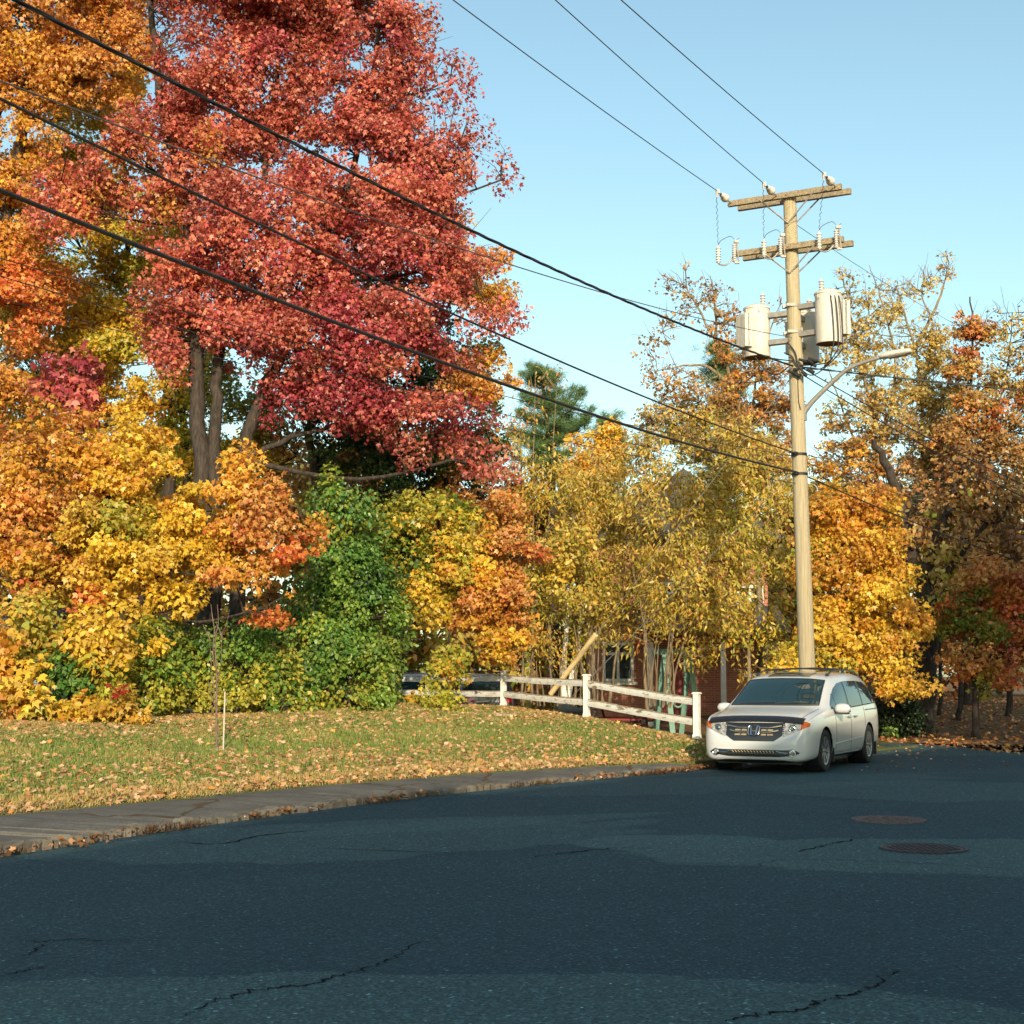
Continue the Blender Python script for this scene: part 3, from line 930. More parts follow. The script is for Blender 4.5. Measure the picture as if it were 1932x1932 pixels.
make_tree("maple_tree", "yellow and green maple whose lowest branch droops over the white fence", "tree", MAPLES, 36.3,
    [(.10, [(738, 1335, 37.6), (775, 1200, 37.2), (820, 1050, 36.6), (830, 940, 36.3)]), (.06, [(800, 1160, 36.8), (880, 1080), (950, 1000)]), (.035, [(810, 1120, 36.6), (845, 1180, 36), (842, 1300, 35.5)])],
    [(820, 990, 90, 55, {"ygreen": 5, "greeny": 2, "yellow": 2}), (770, 1055, 60, 60, {"ygreen": 3, "green": 2, "greeny": 2}), (880, 1060, 95, 70, {"yorange": 4, "yellow": 3, "ygreen": 2}), (815, 1125, 70, 42, {"yellow": 4, "ygreen": 3}),
     (915, 1150, 78, 60, {"orange": 4, "yorange": 3}), (955, 1060, 55, 80, {"orange": 4, "hotorange": 1}), (848, 1240, 26, 32, {"ygreen": 4, "yorange": 2}, 1, 35.6, .4), (846, 1285, 18, 22, {"ygreen": 3, "yorange": 3}, 1, 35.4, .3), (975, 1205, 55, 40, {"yorange": 4, "yellow": 2}), (735, 1000, 40, 60, {"green": 3, "ygreen": 2})],
    leaf=.105, cl_r=.38, lai=2.6, seed=6)

# green vine-grown mass and the hedge of shrubs at the top of the bank
SH = "shrubs along the top of the grass bank"
make_tree("shrub", "tall dark green vine covered thicket left of the fence end", "shrub", SH, 34.6,
    [(.1, [(650, 1345), (655, 1150), (650, 960)]), (.06, [(600, 1345), (580, 1200)])],
    [(655, 950, 62, 62, {"green": 3, "greeny": 3}), (640, 1070, 78, 80, {"green": 4, "ivy": 2}), (680, 1170, 90, 90, {"green": 3, "ivy": 3}), (620, 1240, 90, 90, {"green": 3, "ivy": 3, "ygreen": .5}), (715, 1255, 46, 56, {"ivy": 3, "ygreen": 2}), (700, 1070, 50, 80, {"green": 3, "dkgreen": 1}), (575, 1180, 45, 70, {"green": 3, "ivy": 2}), (660, 1315, 90, 24, {"ivy": 3, "ygreen": 2})],
    leaf=.10, cl_r=.36, lai=2.7, shape="oval", seed=7, flat=.9)
make_tree("shrub", "bright green rounded shrub just right of the staked sapling", "shrub", SH, 33.2,
    [(.05, [(490, 1350), (490, 1260), (480, 1180)])],
    [(480, 1200, 52, 48, {"ivy": 4, "green": 2}), (500, 1270, 66, 62, {"ivy": 4, "ygreen": 2}), (530, 1308, 60, 38, {"ivy": 2, "ygreen": 3})], leaf=.10, cl_r=.34, lai=2.7, shape="oval", seed=8, flat=.9)
make_tree("shrub", "yellowish green shrub directly behind the staked sapling", "shrub", SH, 32.6,
    [(.04, [(400, 1352), (398, 1290), (390, 1230)])],
    [(385, 1262, 66, 55, {"ivy": 3, "ygreen": 3}), (440, 1305, 62, 42, {"ygreen": 4, "ivy": 1}), (350, 1315, 60, 38, {"ygreen": 4, "goldleaf": 1}), (330, 1235, 50, 50, {"greeny": 3, "ivy": 2}), (390, 1215, 40, 40, {"green": 2, "ivy": 2})], leaf=.10, cl_r=.32, lai=2.6, shape="oval", seed=9, flat=.9)
make_tree("shrub", "mixed green and gold shrub in the middle of the left hedge", "shrub", SH, 31.0,
    [(.04, [(280, 1355), (280, 1280), (270, 1220)])],
    [(270, 1225, 66, 52, {"ygreen": 3, "yellow": 3, "greeny": 1}), (300, 1190, 50, 36, {"greeny": 3, "ygreen": 2}), (300, 1300, 70, 45, {"ivy": 3, "ygreen": 3}), (225, 1310, 50, 40, {"goldleaf": 3, "ygreen": 2})], leaf=.11, cl_r=.33, lai=2.6, shape="oval", seed=10, flat=.85)
make_tree("shrub", "large yellow leaved shrub with a green heart near the left edge", "shrub", SH, 29.4,
    [(.05, [(130, 1360), (130, 1280), (120, 1200)])],
    [(160, 1208, 90, 46, {"yellow": 4, "goldleaf": 3}), (60, 1180, 60, 40, {"ygreen": 3, "goldleaf": 3}), (230, 1190, 50, 36, {"yellow": 3, "goldleaf": 2}), (125, 1265, 50, 45, {"green": 4, "greeny": 2}), (190, 1280, 60, 50, {"ygreen": 4, "yellow": 2}), (80, 1225, 50, 45, {"yellow": 3, "ygreen": 3})], leaf=.13, cl_r=.33, lai=2.5, shape="oval", seed=11, flat=.85)
make_tree("shrub", "golden maple seedlings crowded into the left corner", "shrub", SH, 28.2,
    [(.04, [(50, 1362), (48, 1300), (50, 1240)])],
    [(52, 1265, 42, 48, {"yellow": 5}), (20, 1320, 60, 45, {"orange": 3, "goldleaf": 3}), (60, 1330, 50, 30, {"yellow": 3, "ygreen": 2}), (5, 1225, 30, 50, {"yorange": 3})], leaf=.16, cl_r=.30, lai=2.3, seed=12)
make_tree("shrub", "low golden ground shrubs spilling onto the grass on the left", "shrub", SH, 28.8,
    [(.03, [(150, 1362), (150, 1335)])],
    [(110, 1340, 70, 22, {"yellow": 4, "yorange": 2}), (190, 1338, 60, 22, {"yellow": 4, "yorange": 1}), (240, 1340, 40, 18, {"goldleaf": 3})], leaf=.13, cl_r=.24, lai=2.4, seed=13)
make_tree("shrub", "low yellow seedlings at the foot of the fence end post", "shrub", SH, 37.2,
    [(.02, [(800, 1328), (800, 1310)])],
    [(765, 1318, 28, 10, {"yellow": 4, "ygreen": 2}), (820, 1322, 36, 7, {"yellow": 3, "ygreen": 3}, .8), (790, 1324, 30, 6, {"ygreen": 3}, .8)], leaf=.12, cl_r=.13, lai=1.8, seed=14)
make_tree("shrub", "small vine clump with pale green and orange leaves beside the fence end", "shrub", SH, 35.8,
    [(.03, [(735, 1335), (735, 1290)])],
    [(722, 1305, 26, 26, {"ivy": 4, "green": 2}), (695, 1318, 36, 18, {"ivy": 3, "yorange": 1})], leaf=.11, cl_r=.28, lai=2.5, shape="oval", seed=15, flat=.9)
# red sumac sprig
rng = np.random.default_rng(77)
sp = at(222, 1352, 28.3)
root = thing("sumac_sprig", "bright scarlet sumac sprig in the yellow shrubs", "plant", sp)
b = MB(); q = []
for k, (dx, dy) in enumerate([(205, 1290), (238, 1292), (240, 1305), (212, 1316)]):
    e = at(dx, dy, 27.9); m = at(222, 1305, 28.0)
    b.tube([sp, m, e], [.012, .008, .004], 5, False)
    for s in np.linspace(0.3, 1.05, 9):
        q.append(m.lerp(e, float(s)))
b.build("stem", M["bark"], root)
P = np.repeat(np.array(q), 3, 0) + rng.normal(size=(len(q) * 3, 3)) * .015
n = len(P)
link("leaves", leaf_mesh("leaves", P, rng.normal(size=(n, 3)) + (0, -1, .5), rng.normal(size=(n, 3)) + (0, 0, -.6), rng.uniform(.06, .10, n), np.array([hexc("a82c24")] * n) * rng.uniform(.8, 1.15, (n, 1)), "lance"), M["leaf"], root)

# golden thicket in the middle
TH = "slender golden trees behind the white fence"
make_tree("slender_tree", "slender golden tree with hanging leaves at the left of the thicket", "tree", TH, 42,
    [(.05, [(1003, 1325), (1005, 1000), (1010, 700)]), (.045, [(985, 1325), (985, 1010), (980, 780)]), (.04, [(1040, 1325), (1035, 1000), (1050, 740)])],
    [(1010, 730, 40, 45, {"paley": 3, "orange": 2}, .30), (985, 820, 50, 60, {"thicket": 4, "orange": 1}, .75), (1030, 900, 70, 65, {"thicket": 4}, .9), (985, 960, 45, 70, {"thicket": 3, "orange": 2}, 1), (1010, 1020, 75, 70, {"thicket": 5}, 1),
     (1010, 1120, 70, 70, {"thicket": 5, "ygreen": 2}, .95), (1000, 1215, 60, 50, {"thicket": 3, "yorange": 3}, .8)],
    leaf=.15, cl_r=.42, lai=2.1, shape="lance", bark="paletwig", seed=20, extra_twigs=1, flat=1.0)
make_tree("slender_tree", "broad golden green tree in the centre of the thicket", "tree", TH, 43.5,
    [(.06, [(1120, 1325), (1125, 1100), (1150, 900)]), (.05, [(1150, 1325), (1180, 1120), (1230, 950)]), (.04, [(1085, 1325), (1090, 1100), (1080, 920)])],
    [(1110, 950, 75, 70, {"thicket": 5}), (1190, 960, 70, 65, {"thicket": 5, "paley": 2}), (1110, 1050, 80, 70, {"thicket": 5, "ygreen": 2}), (1200, 1060, 85, 75, {"thicket": 5}), (1110, 1150, 80, 60, {"thicket": 4, "ygreen": 2}, .9), (1190, 1140, 80, 55, {"thicket": 5}, .9), (1090, 1220, 50, 30, {"thicket": 4, "yellow": 2}, .6), (1160, 1195, 40, 22, {"thicket": 4}, .4), (1130, 880, 50, 50, {"thicket": 4, "paley": 2}, .9)],
    leaf=.15, cl_r=.42, lai=2.1, shape="lance", bark="paletwig", seed=21, extra_twigs=1, flat=1.0)
make_tree("slender_tree", "golden tree with several leaning stems behind the fence's right bay", "tree", TH, 40.5,
    [(.055, [(1222, 1340), (1215, 1180), (1240, 900)]), (.05, [(1250, 1335), (1265, 1220), (1300, 1000), (1310, 860)]), (.045, [(1262, 1335), (1290, 1210), (1350, 1020)]), (.035, [(1235, 1335), (1210, 1150), (1180, 1020)])],
    [(1250, 860, 65, 70, {"thicket": 4, "paley": 2, "ygreen": 1}, .9), (1310, 930, 85, 75, {"thicket": 5}), (1260, 1010, 80, 70, {"thicket": 5}), (1350, 1030, 80, 75, {"thicket": 5, "ygreen": 2}), (1290, 1110, 90, 60, {"thicket": 5}, .9), (1215, 1205, 28, 26, {"thicket": 3, "hotorange": 1}, .5), (1310, 1225, 60, 30, {"thicket": 4, "yellow": 2}, .7), (1260, 1160, 60, 40, {"thicket": 5}, .8), (1345, 1160, 60, 50, {"thicket": 5}, .8), (1200, 900, 50, 60, {"thicket": 4, "paley": 2}, .9)],
    leaf=.15, cl_r=.40, lai=2.1, shape="lance", bark="paletwig", seed=22, extra_twigs=1, flat=1.0)
make_tree("slender_tree", "yellow green tree just left of the utility pole", "tree", TH, 41.5,
    [(.07, [(1415, 1345), (1410, 1150), (1400, 900)]), (.05, [(1440, 1345), (1450, 1150), (1450, 950)])],
    [(1400, 860, 85, 75, {"thicket": 4, "paley": 2}), (1450, 940, 70, 70, {"thicket": 5}), (1400, 990, 75, 70, {"thicket": 5, "ygreen": 2}), (1450, 1060, 65, 70, {"thicket": 4, "ygreen": 3}), (1400, 1120, 75, 65, {"thicket": 4, "ygreen": 2}), (1440, 1200, 66, 50, {"yellow": 3, "ygreen": 4}, 1), (1400, 1245, 36, 20, {"thicket": 3, "yellow": 2}, .6), (1350, 1180, 60, 45, {"thicket": 3, "yellow": 2}, .8), (1345, 860, 60, 70, {"thicket": 4}, .9)],
    leaf=.15, cl_r=.40, lai=2.1, shape="lance", bark="paletwig", seed=23, extra_twigs=1, flat=1.0)
make_tree("round_tree", "round topped bright yellow tree above the thicket, in front of the pines", "tree", None, 55,
    [(.2, [(1130, 1300), (1130, 1000), (1132, 830)])],
    [(1134, 848, 50, 62, {"yorange": 3, "yellow": 5}), (1118, 905, 60, 45, {"yorange": 4, "yellow": 3}), (1150, 950, 60, 50, {"yorange": 3, "thicket": 2})], leaf=.15, cl_r=.5, lai=2.5, seed=24)
BA = "half bare trees at the back"
make_tree("bare_tree", "half bare tree with russet leaves left of the transformers", "tree", BA, 50,
    [(.13, [(1440, 1320), (1425, 1000), (1390, 760), (1350, 650), (1295, 540)]), (.06, [(1410, 860), (1430, 700), (1475, 560)]), (.08, [(1385, 740), (1330, 690), (1240, 700)]), (.06, [(1350, 650), (1350, 580), (1340, 520)])],
    [(1290, 545, 50, 30, {"brownor": 4, "orange": 2}, .22), (1340, 590, 60, 50, {"brownor": 4, "orange": 2}, .25), (1250, 625, 45, 40, {"brownor": 3}, .2), (1395, 650, 60, 60, {"brownor": 4, "orange": 3}, .4), (1260, 720, 60, 40, {"brownor": 3, "orange": 2}, .28),
     (1420, 740, 75, 75, {"brownor": 5, "orange": 2}, .75), (1320, 760, 70, 50, {"brownor": 4, "paley": 2}, .5), (1240, 800, 60, 50, {"brownor": 3, "paley": 2}, .4), (1340, 830, 90, 45, {"thicket": 3, "brownor": 2}, .9), (1460, 830, 60, 70, {"brownor": 4, "orange": 2}, .8), (1475, 590, 30, 40, {"brownor": 3}, .12)],
    leaf=.12, cl_r=.38, lai=2.3, bark="paletwig", seed=25, extra_twigs=3, twig=.014)
make_tree("bare_tree", "tall half bare tree with thin gold leaves right of the transformers", "tree", BA, 52,
    [(.13, [(1640, 1330), (1650, 1000), (1655, 840), (1625, 690), (1590, 520)]), (.06, [(1655, 850), (1690, 700), (1660, 560), (1640, 500)]), (.06, [(1650, 930), (1600, 800), (1560, 690)])],
    [(1590, 540, 40, 45, {"paley": 4}, .22), (1640, 590, 60, 60, {"paley": 4}, .30), (1600, 670, 55, 65, {"paley": 4}, .40), (1670, 690, 60, 60, {"paley": 4}, .40), (1620, 780, 75, 60, {"paley": 3, "brownor": 2}, .5), (1680, 800, 60, 60, {"paley": 3, "brownor": 2}, .45), (1600, 880, 80, 60, {"yorange": 3, "brownor": 3}, .7), (1690, 900, 60, 60, {"brownor": 3, "orange": 2}, .6)],
    leaf=.12, cl_r=.36, lai=2.3, bark="paletwig", seed=26, extra_twigs=3, twig=.014)
make_tree("bare_tree", "tallest half bare tree at the back right with a forked leafless top", "tree", BA, 54,
    [(.13, [(1740, 1330), (1735, 1000), (1740, 850), (1738, 740), (1715, 620), (1690, 540)]), (.06, [(1738, 740), (1760, 620), (1740, 560), (1745, 500)]), (.08, [(1725, 660), (1770, 570), (1790, 500)]), (.08, [(1740, 820), (1790, 720), (1800, 640)])],
    [(1745, 540, 40, 35, {"paley": 4}, .15), (1700, 580, 45, 50, {"paley": 4}, .18), (1785, 505, 28, 20, {"paley": 3, "yorange": 2}, .35), (1750, 650, 60, 60, {"paley": 4, "goldleaf": 2}, .40), (1770, 740, 60, 60, {"paley": 4}, .55), (1720, 760, 55, 60, {"paley": 4}, .5), (1740, 840, 80, 60, {"paley": 3, "brownor": 2}, .6), (1790, 850, 60, 70, {"brownor": 3, "paley": 2}, .6)],
    leaf=.12, cl_r=.36, lai=2.3, bark="paletwig", seed=27, extra_twigs=4, twig=.014)
make_tree("bare_tree", "rusty orange tree with thinning top at the right edge", "tree", BA, 50.5,
    [(.13, [(1825, 1330), (1820, 1000), (1825, 820), (1835, 700), (1830, 560)]), (.06, [(1822, 900), (1870, 800), (1900, 700), (1910, 590)]), (.06, [(1850, 850), (1940, 780), (1990, 700)])],
    [(1838, 630, 42, 50, {"hotorange": 3, "orange": 3, "brownor": 2}, .8), (1835, 730, 65, 65, {"orange": 2, "brownor": 3, "paley": 3}, .8), (1900, 620, 45, 60, {"paley": 4}, .4), (1920, 700, 50, 60, {"paley": 3, "brownor": 2}, .5), (1900, 780, 60, 50, {"brownor": 3, "hotorange": 2}, .6), (1825, 830, 75, 60, {"brownor": 4, "orange": 2}, .8), (1910, 860, 80, 60, {"brownor": 4}, .6), (1980, 750, 70, 110, {"brownor": 3, "paley": 2}, .5)],
    leaf=.12, cl_r=.38, lai=2.3, bark="bark", seed=28, extra_twigs=3, twig=.014)
make_tree("maple_tree", "golden yellow maple right behind the white van", "tree", None, 38.5,
    [(.16, [(1600, 1395), (1598, 1200), (1590, 1050), (1600, 900)]), (.07, [(1598, 1150), (1650, 1080), (1690, 1060)])],
    [(1590, 960, 80, 50, {"orange": 1, "yorange": 5, "yellow": 2}), (1575, 1045, 75, 60, {"yorange": 4, "yellow": 3}), (1650, 1020, 60, 60, {"yorange": 3, "yellow": 4}), (1545, 1140, 50, 60, {"yellow": 4, "yorange": 2}), (1630, 1120, 80, 60, {"yellow": 6, "yorange": 2}), (1600, 1200, 85, 50, {"yellow": 5, "yorange": 2}), (1692, 1180, 56, 56, {"yellow": 6, "yorange": 2}), (1680, 1090, 50, 50, {"yellow": 3, "yorange": 3}), (1640, 950, 50, 45, {"yorange": 4, "orange": 1}), (1530, 1060, 36, 50, {"yorange": 3, "ygreen": 2}), (1550, 1235, 60, 38, {"yellow": 4, "ygreen": 2}), (1660, 1260, 62, 40, {"yellow": 4, "yorange": 2}), (1700, 1290, 40, 25, {"goldleaf": 3, "yorange": 1}, .8), (1480, 1245, 45, 25, {"ygreen": 3, "yellow": 4}, .9, 37)],
    leaf=.105, cl_r=.42, lai=2.5, seed=29)
make_tree("old_tree", "massive dark trunked tree draped with vines right of the van", "tree", None, 42,
    [(.46, [(1730, 1388), (1742, 1270), (1748, 1150), (1725, 1050), (1695, 940), (1650, 830)]), (.22, [(1738, 1090), (1790, 960), (1830, 850)]), (.12, [(1745, 1130), (1850, 1000), (1920, 940)])],
    [(1775, 1080, 55, 60, {"ygreen": 3, "paley": 3}, .6), (1790, 1140, 42, 40, {"ygreen": 3}, .5), (1770, 980, 75, 55, {"brownor": 4, "greeny": 2}, .6), (1860, 960, 80, 60, {"brownor": 5}, .6), (1920, 1010, 70, 50, {"brownor": 4, "brown": 2}, .6), (1700, 1000, 45, 60, {"brownor": 3, "orange": 2}, .4), (1850, 890, 80, 50, {"brownor": 3, "brown": 2}, .5)],
    leaf=.16, cl_r=.45, lai=2.4, shape="oval", seed=30, extra_twigs=2)
make_tree("maple_tree", "scarlet and orange maple on a slim trunk at the right edge", "tree", None, 39.5,
    [(.115, [(1842, 1394), (1842, 1260), (1850, 1120), (1870, 1060)])],
    [(1880, 1090, 75, 48, {"hotorange": 4, "red": 1, "orange": 4}), (1835, 1160, 75, 55, {"brownor": 3, "greeny": 3, "hotorange": 2}), (1910, 1170, 80, 60, {"hotorange": 4, "red": 1.5, "orange": 3}), (1860, 1240, 75, 36, {"hotorange": 4, "red": 1, "orange": 4}, .8), (1960, 1120, 70, 90, {"red": 2, "hotorange": 4, "orange": 2}), (1800, 1200, 36, 40, {"brownor": 3, "greeny": 2}, .7), (1860, 1285, 22, 16, {"ygreen": 4}, .6)],
    leaf=.105, cl_r=.42, lai=2.4, seed=32)
SL = "slim trunks in the shade on the right"
for k, (x0, y0, x1, y1, Y, r, lab) in enumerate([(1812, 1368, 1806, 1180, 46, .10, "dark leaning trunk just left of the scarlet maple's trunk"), (1772, 1366, 1772, 1190, 48, .085, "thin dark trunk between the massive tree and the scarlet maple"), (1905, 1372, 1900, 1180, 47, .12, "dark trunk at the far right under the red foliage")]):
    make_tree("forest_tree", lab, "tree", SL, Y, [(r, [(x0, y0), ((x0 + x1) / 2 + 3, (y0 + y1) / 2), (x1, y1), (x1 + 8, 1000)])],
        [(x1, 1080, 55, 60, {"brownor": 4, "brown": 3}, .6), (x1 + 20, 1000, 45, 50, {"brownor": 4}, .5), (x1 - 5, 1180, 40, 25, {"brown": 3, "greeny": 2}, .4)], leaf=.11, cl_r=.42, lai=2.2, seed=40 + k, extra_twigs=1)
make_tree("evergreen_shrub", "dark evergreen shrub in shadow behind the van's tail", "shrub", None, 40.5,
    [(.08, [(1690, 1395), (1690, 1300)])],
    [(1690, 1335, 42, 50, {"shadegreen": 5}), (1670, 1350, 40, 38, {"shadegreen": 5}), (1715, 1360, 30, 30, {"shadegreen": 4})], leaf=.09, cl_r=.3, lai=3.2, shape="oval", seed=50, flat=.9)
make_tree("weed_plant", "small fresh green plant at the van's rear wheel", "plant", None, 36.0,
    [(.012, [(1680, 1396), (1680, 1370)])], [(1680, 1378, 9, 14, {"ivy": 4}, .7, 36, .2)], leaf=.09, cl_r=.12, lai=2.0, shape="oval", seed=51)

# pines
def make_pine(label, Y, trunk, branches, seed):
    rng = np.random.default_rng(seed)
    pts = [at(*p, Y) for p in trunk]
    root = thing("pine_tree", label, "tree", pts[0], "dark pines behind the thicket")
    b = MB()
    tp = smooth_path(pts, 6)
    b.tube(tp, [.30 * (1 - .9 * i / (len(tp) - 1)) for i in range(len(tp))], 7)
    P, T = [], []
    top, bot = tp[-1], tp[0]
    for (x0, y0, x1, y1, dy) in branches:
        a, e = at(x0, y0, Y), at(x1, y1, Y + dy)
        L = (e - a).length
        mid = a.lerp(e, .5) + Vector((0, 0, -.10 * L))
        path = smooth_path([a, mid, e], 6)
        b.tube(path, [.06 * (1 - .8 * i / (len(path) - 1)) for i in range(len(path))], 5, False)
        for s in rng.uniform(.22, 1.0, int(26 * L)):
            k = min(int(s * (len(path) - 1)), len(path) - 2)
            c = np.array(path[k].lerp(path[k + 1], float(s * (len(path) - 1) - k)))
            side = rng.normal(size=3) * np.array([.40, .40, .12]) * (1.15 - s)
            c = c + side + np.array([0, 0, .10])
            nn = 26
            d = nrm(rng.normal(size=(nn, 3)) * np.array([1, 1, .5]) + np.array([(e - a).x / L * .8, (e - a).y / L * .8, .75]))
            P.append(c + rng.normal(size=(nn, 3)) * .07); T.append(d)
    P, T = np.concatenate(P), np.concatenate(T)
    n = len(P)
    C = np.array(PAL["pine"])[rng.integers(0, 4, n)] * rng.uniform(.7, 1.2, (n, 1))
    link("crown", leaf_mesh("crown", P, rng.normal(size=(n, 3)) + (0, -1, .4), T, rng.uniform(.2, .34, n), C, "needle"), M["needle"], root)
    b.build("trunk", M["bark"], root)
def rand_branches(xc, ytop, ybot, w, n, seed, lean=0):
    r = random.Random(seed); out = []
    for i in range(n):
        t = (i + r.random()) / n
        y = ytop + (ybot - ytop) * t
        s = 1 if i % 2 else -1
        L = w * (.25 + .75 * t ** .7) * r.uniform(.6, 1.15)
        out.append((xc + lean * t, y, xc + lean * t + s * L, y - r.uniform(.10, .55) * L, r.uniform(-2.4, 1.2)))
        out.append((xc + lean * t, y + 4, xc + lean * t + s * L * r.uniform(.1, .6), y - r.uniform(.0, .3) * L, r.choice((-1, 1)) * r.uniform(1, 2.6)))
    return out
make_pine("dark pine whose crown shows left of the round yellow tree", 62, [(1045, 1290), (1040, 900), (1020, 690)],
    rand_branches(1022, 696, 900, 85, 14, 3, 14) + [(1040, 800, 1100, 740, -1), (1040, 820, 1118, 775, -1), (1042, 830, 1110, 790, -2), (1040, 780, 1085, 735, 0)], 60)
make_pine("small dark pine tip showing behind the round yellow tree's top", 66, [(1150, 1290), (1152, 900), (1148, 790)], rand_branches(1149, 795, 900, 32, 7, 5) + [(1150, 800, 1166, 782, 0), (1149, 798, 1136, 784, 0)], 61)
make_pine("dark pine behind the russet half bare tree left of the pole", 64, [(1370, 1290), (1368, 900), (1362, 640)], rand_branches(1364, 648, 940, 62, 16, 6, 6), 62)

# the far-off wood reads as one mass
rng = np.random.default_rng(90)
L = []
for i in range(46):
    xd = -120 + i * 48
    top = float(np.interp(xd, [0, 600, 900, 1200, 1500, 1900, 2100], [860, 870, 960, 960, 960, 900, 900]))
    for k in range(4):
        yy = top + (1300 - top) * (k + rng.random()) / 4
        Y = 68 + rng.uniform(-3, 5)
        L.append((at(xd + rng.normal() * 20, yy, Y), (50 * Y / F, 1.6, 62 * Y / F), {"brownor": 3, "thicket": 3, "brown": 2, "orange": 1, "greeny": 1} if xd < 1650 else {"brown": 3, "brownor": 2, "shadegreen": 1}, .9))
_, P, N, T, SZ, C = crown_points(rng, L, .95, 2.4, .34, .1)
wd = link("distant_wood", leaf_mesh("distant_wood", P, N, T, SZ, C, "oval"), M["leaf"])
tag(wd, "far off mass of autumn trees closing the view", "wood", kind="stuff")

# big trees standing right of the picture: they throw the shade over the wood's edge
SHD = "shade trees beside the street on the right"
def shade_tree(cx, cy, h, r, seed, label):
    rng = np.random.default_rng(seed)
    root = thing("shade_tree", label, "tree", (cx, cy, 0), SHD)
    Ls = [((cx + rng.normal() * r * .4, cy + rng.normal() * r * .4, h * (.35 + .11 * i)), (r * .72, r * .72, h * .16), {"yorange": 2, "brownor": 2}, 1) for i in range(6) for _ in (0, 1)]
    cl, P, N, T, SZ, C = crown_points(rng, Ls, .9, 1.6, .30, 1.0)
    k = P[:, 0] - .36 * P[:, 1] > 1.0
    link("crown", leaf_mesh("crown", P[k], N[k], T[k], SZ[k], C[k], "maple"), M["leaf"], root)
    b = MB().tube([(cx, cy, -.05), (cx + .1, cy, h * .4), (cx, cy + .2, h * .9)], [.36, .26, .05], 9)
    for c, rr in cl[::6]:
        b.tube([(cx + .1, cy, h * .4), Vector((cx, cy, float(c[2]) - .5)).lerp(Vector(c), .5), c], [.08, .05, .015], 4, False)
    b.build("trunk", M["bark"], root)
shade_tree(16.8, 21.0, 13.2, 4.2, 70, "leafy roadside tree just right of the view, nearer the van")
shade_tree(24.5, 23.0, 12.6, 4.4, 71, "leafy roadside tree farther along on the right")
# ------------------------------------------------------------------ fence
posts_px = [(1315, 1306, 1397, 30.0), (1107, 1272, 1357, 33.4), (950, 1265, 1336, 37.3), (808, 1268, 1330, 40.0), (690, 1268, 1328, 42.0)]
fence_root = thing("rail_fence", "white post and rail fence with peeling paint on top of the bank", "fence", at(1315, 1397, 30.0))
tops, bots = [], []
for k, (x, yt, yb, Y) in enumerate(posts_px):
    t, bt = at(x, yt, Y), at(x, yb, Y)
    t = Vector((bt.x + (t.x - bt.x) * .5, bt.y, t.z))
    bt.z -= .10
    m = MB()
    m.beam(bt, t - Vector((0, 0, .035)), .115, .115, (0.6, 1, 0))
    m.beam(t - Vector((0, 0, .035)), t - Vector((0, 0, .015)), .16, .16, (0.6, 1, 0))
    m.beam(t - Vector((0, 0, .015)), t, .13, .13, (0.6, 1, 0))
    zb = bt.z + .10
    m.beam(Vector((bt.x, bt.y, zb)), Vector((bt.x, bt.y, zb + .12)), .135, .135, (0.6, 1, 0))
    m.build("post", M["whitepaint"], fence_root)
    tops.append(t); bots.append(bt + Vector((0, 0, .10)))
for k in range(len(posts_px) - 1):
    for hh in (.80, .38):
        a, c = bots[k].lerp(tops[k], hh), bots[k + 1].lerp(tops[k + 1], hh)
        d = (c - a).normalized()
        nv = Vector((-d.y, d.x, 0)).normalized()
        m = MB(); n = 14
        prof = [(-.035, -.075), (.035, -.075), (.043, -.02), (.038, .055), (.0, .080), (-.038, .055), (-.043, -.02)]
        rr = random.Random(k * 7 + int(hh * 10)); rows = []
        for i in range(n + 1):
            p = a.lerp(c, i / n) + Vector((0, 0, .003 * math.sin(i * 1.3 + k) - .012 * math.sin(math.pi * i / n)))
            s = 1.0 + rr.uniform(-.035, .035)
            rows.append([p + nv * u * s + Vector((0, 0, v * s)) for u, v in prof] + [p + nv * prof[0][0] * s + Vector((0, 0, prof[0][1] * s))])
        m.grid(rows, False)
        m.build("rail", M["peel"], fence_root)

# ------------------------------------------------------------------ sapling and stake
sb = at(410, 1421, 25.0); sb.z = float(lawn_z(sb.x, sb.y)) - .02
root = thing("sapling", "thin leafless young tree planted in the grass beside a white stake", "sapling", sb)
m = MB()
S = lambda x, y: at(x, y, 25.0)
m.tube(smooth_path([sb, S(408, 1380), S(409, 1300), S(407, 1240), S(406, 1200), S(401, 1165), S(398, 1140)], 4), [.020 - .0006 * i for i in range(25)], 6)
for pts in ([(409, 1290), (417, 1250), (419, 1200), (427, 1178), (433, 1150)], [(419, 1204), (414, 1190)], [(408, 1330), (400, 1270), (396, 1215), (392, 1190)], [(396, 1205), (388, 1190), (383, 1178)], [(406, 1200), (412, 1175), (410, 1140)],
            [(408, 1340), (398, 1310), (392, 1280)], [(419, 1200), (412, 1184), (408, 1176)], [(400, 1330), (400, 1352)], [(405, 1260), (402, 1230), (404, 1190)]):
    m.tube(smooth_path([S(*p) for p in pts], 4), [.011 - .0008 * min(i, 9) for i in range((len(pts) - 1) * 4 + 1)], 5, False)
m.build("trunk", varied("sapling_bark", (0.10, .06, .05), (.22, .15, .12), 9, .8), root)
MB().lathe([(.17, .02), (.15, .045), (.09, .05), (.02, .035)], sb, n=14).build("mulch_ring", varied("straw_mulch", (.35, .22, .12), (.55, .38, .22), 20, .95), root)
st = at(421, 1419, 24.9); st.z = float(lawn_z(st.x, st.y)) - .08
sroot = thing("stake", "slim white stake standing upright in the grass beside the sapling", "stake", st)
e = at(424.5, 1305, 24.9)
m = MB().tube([st, (e.x, st.y, e.z)], [.015, .013], 8)
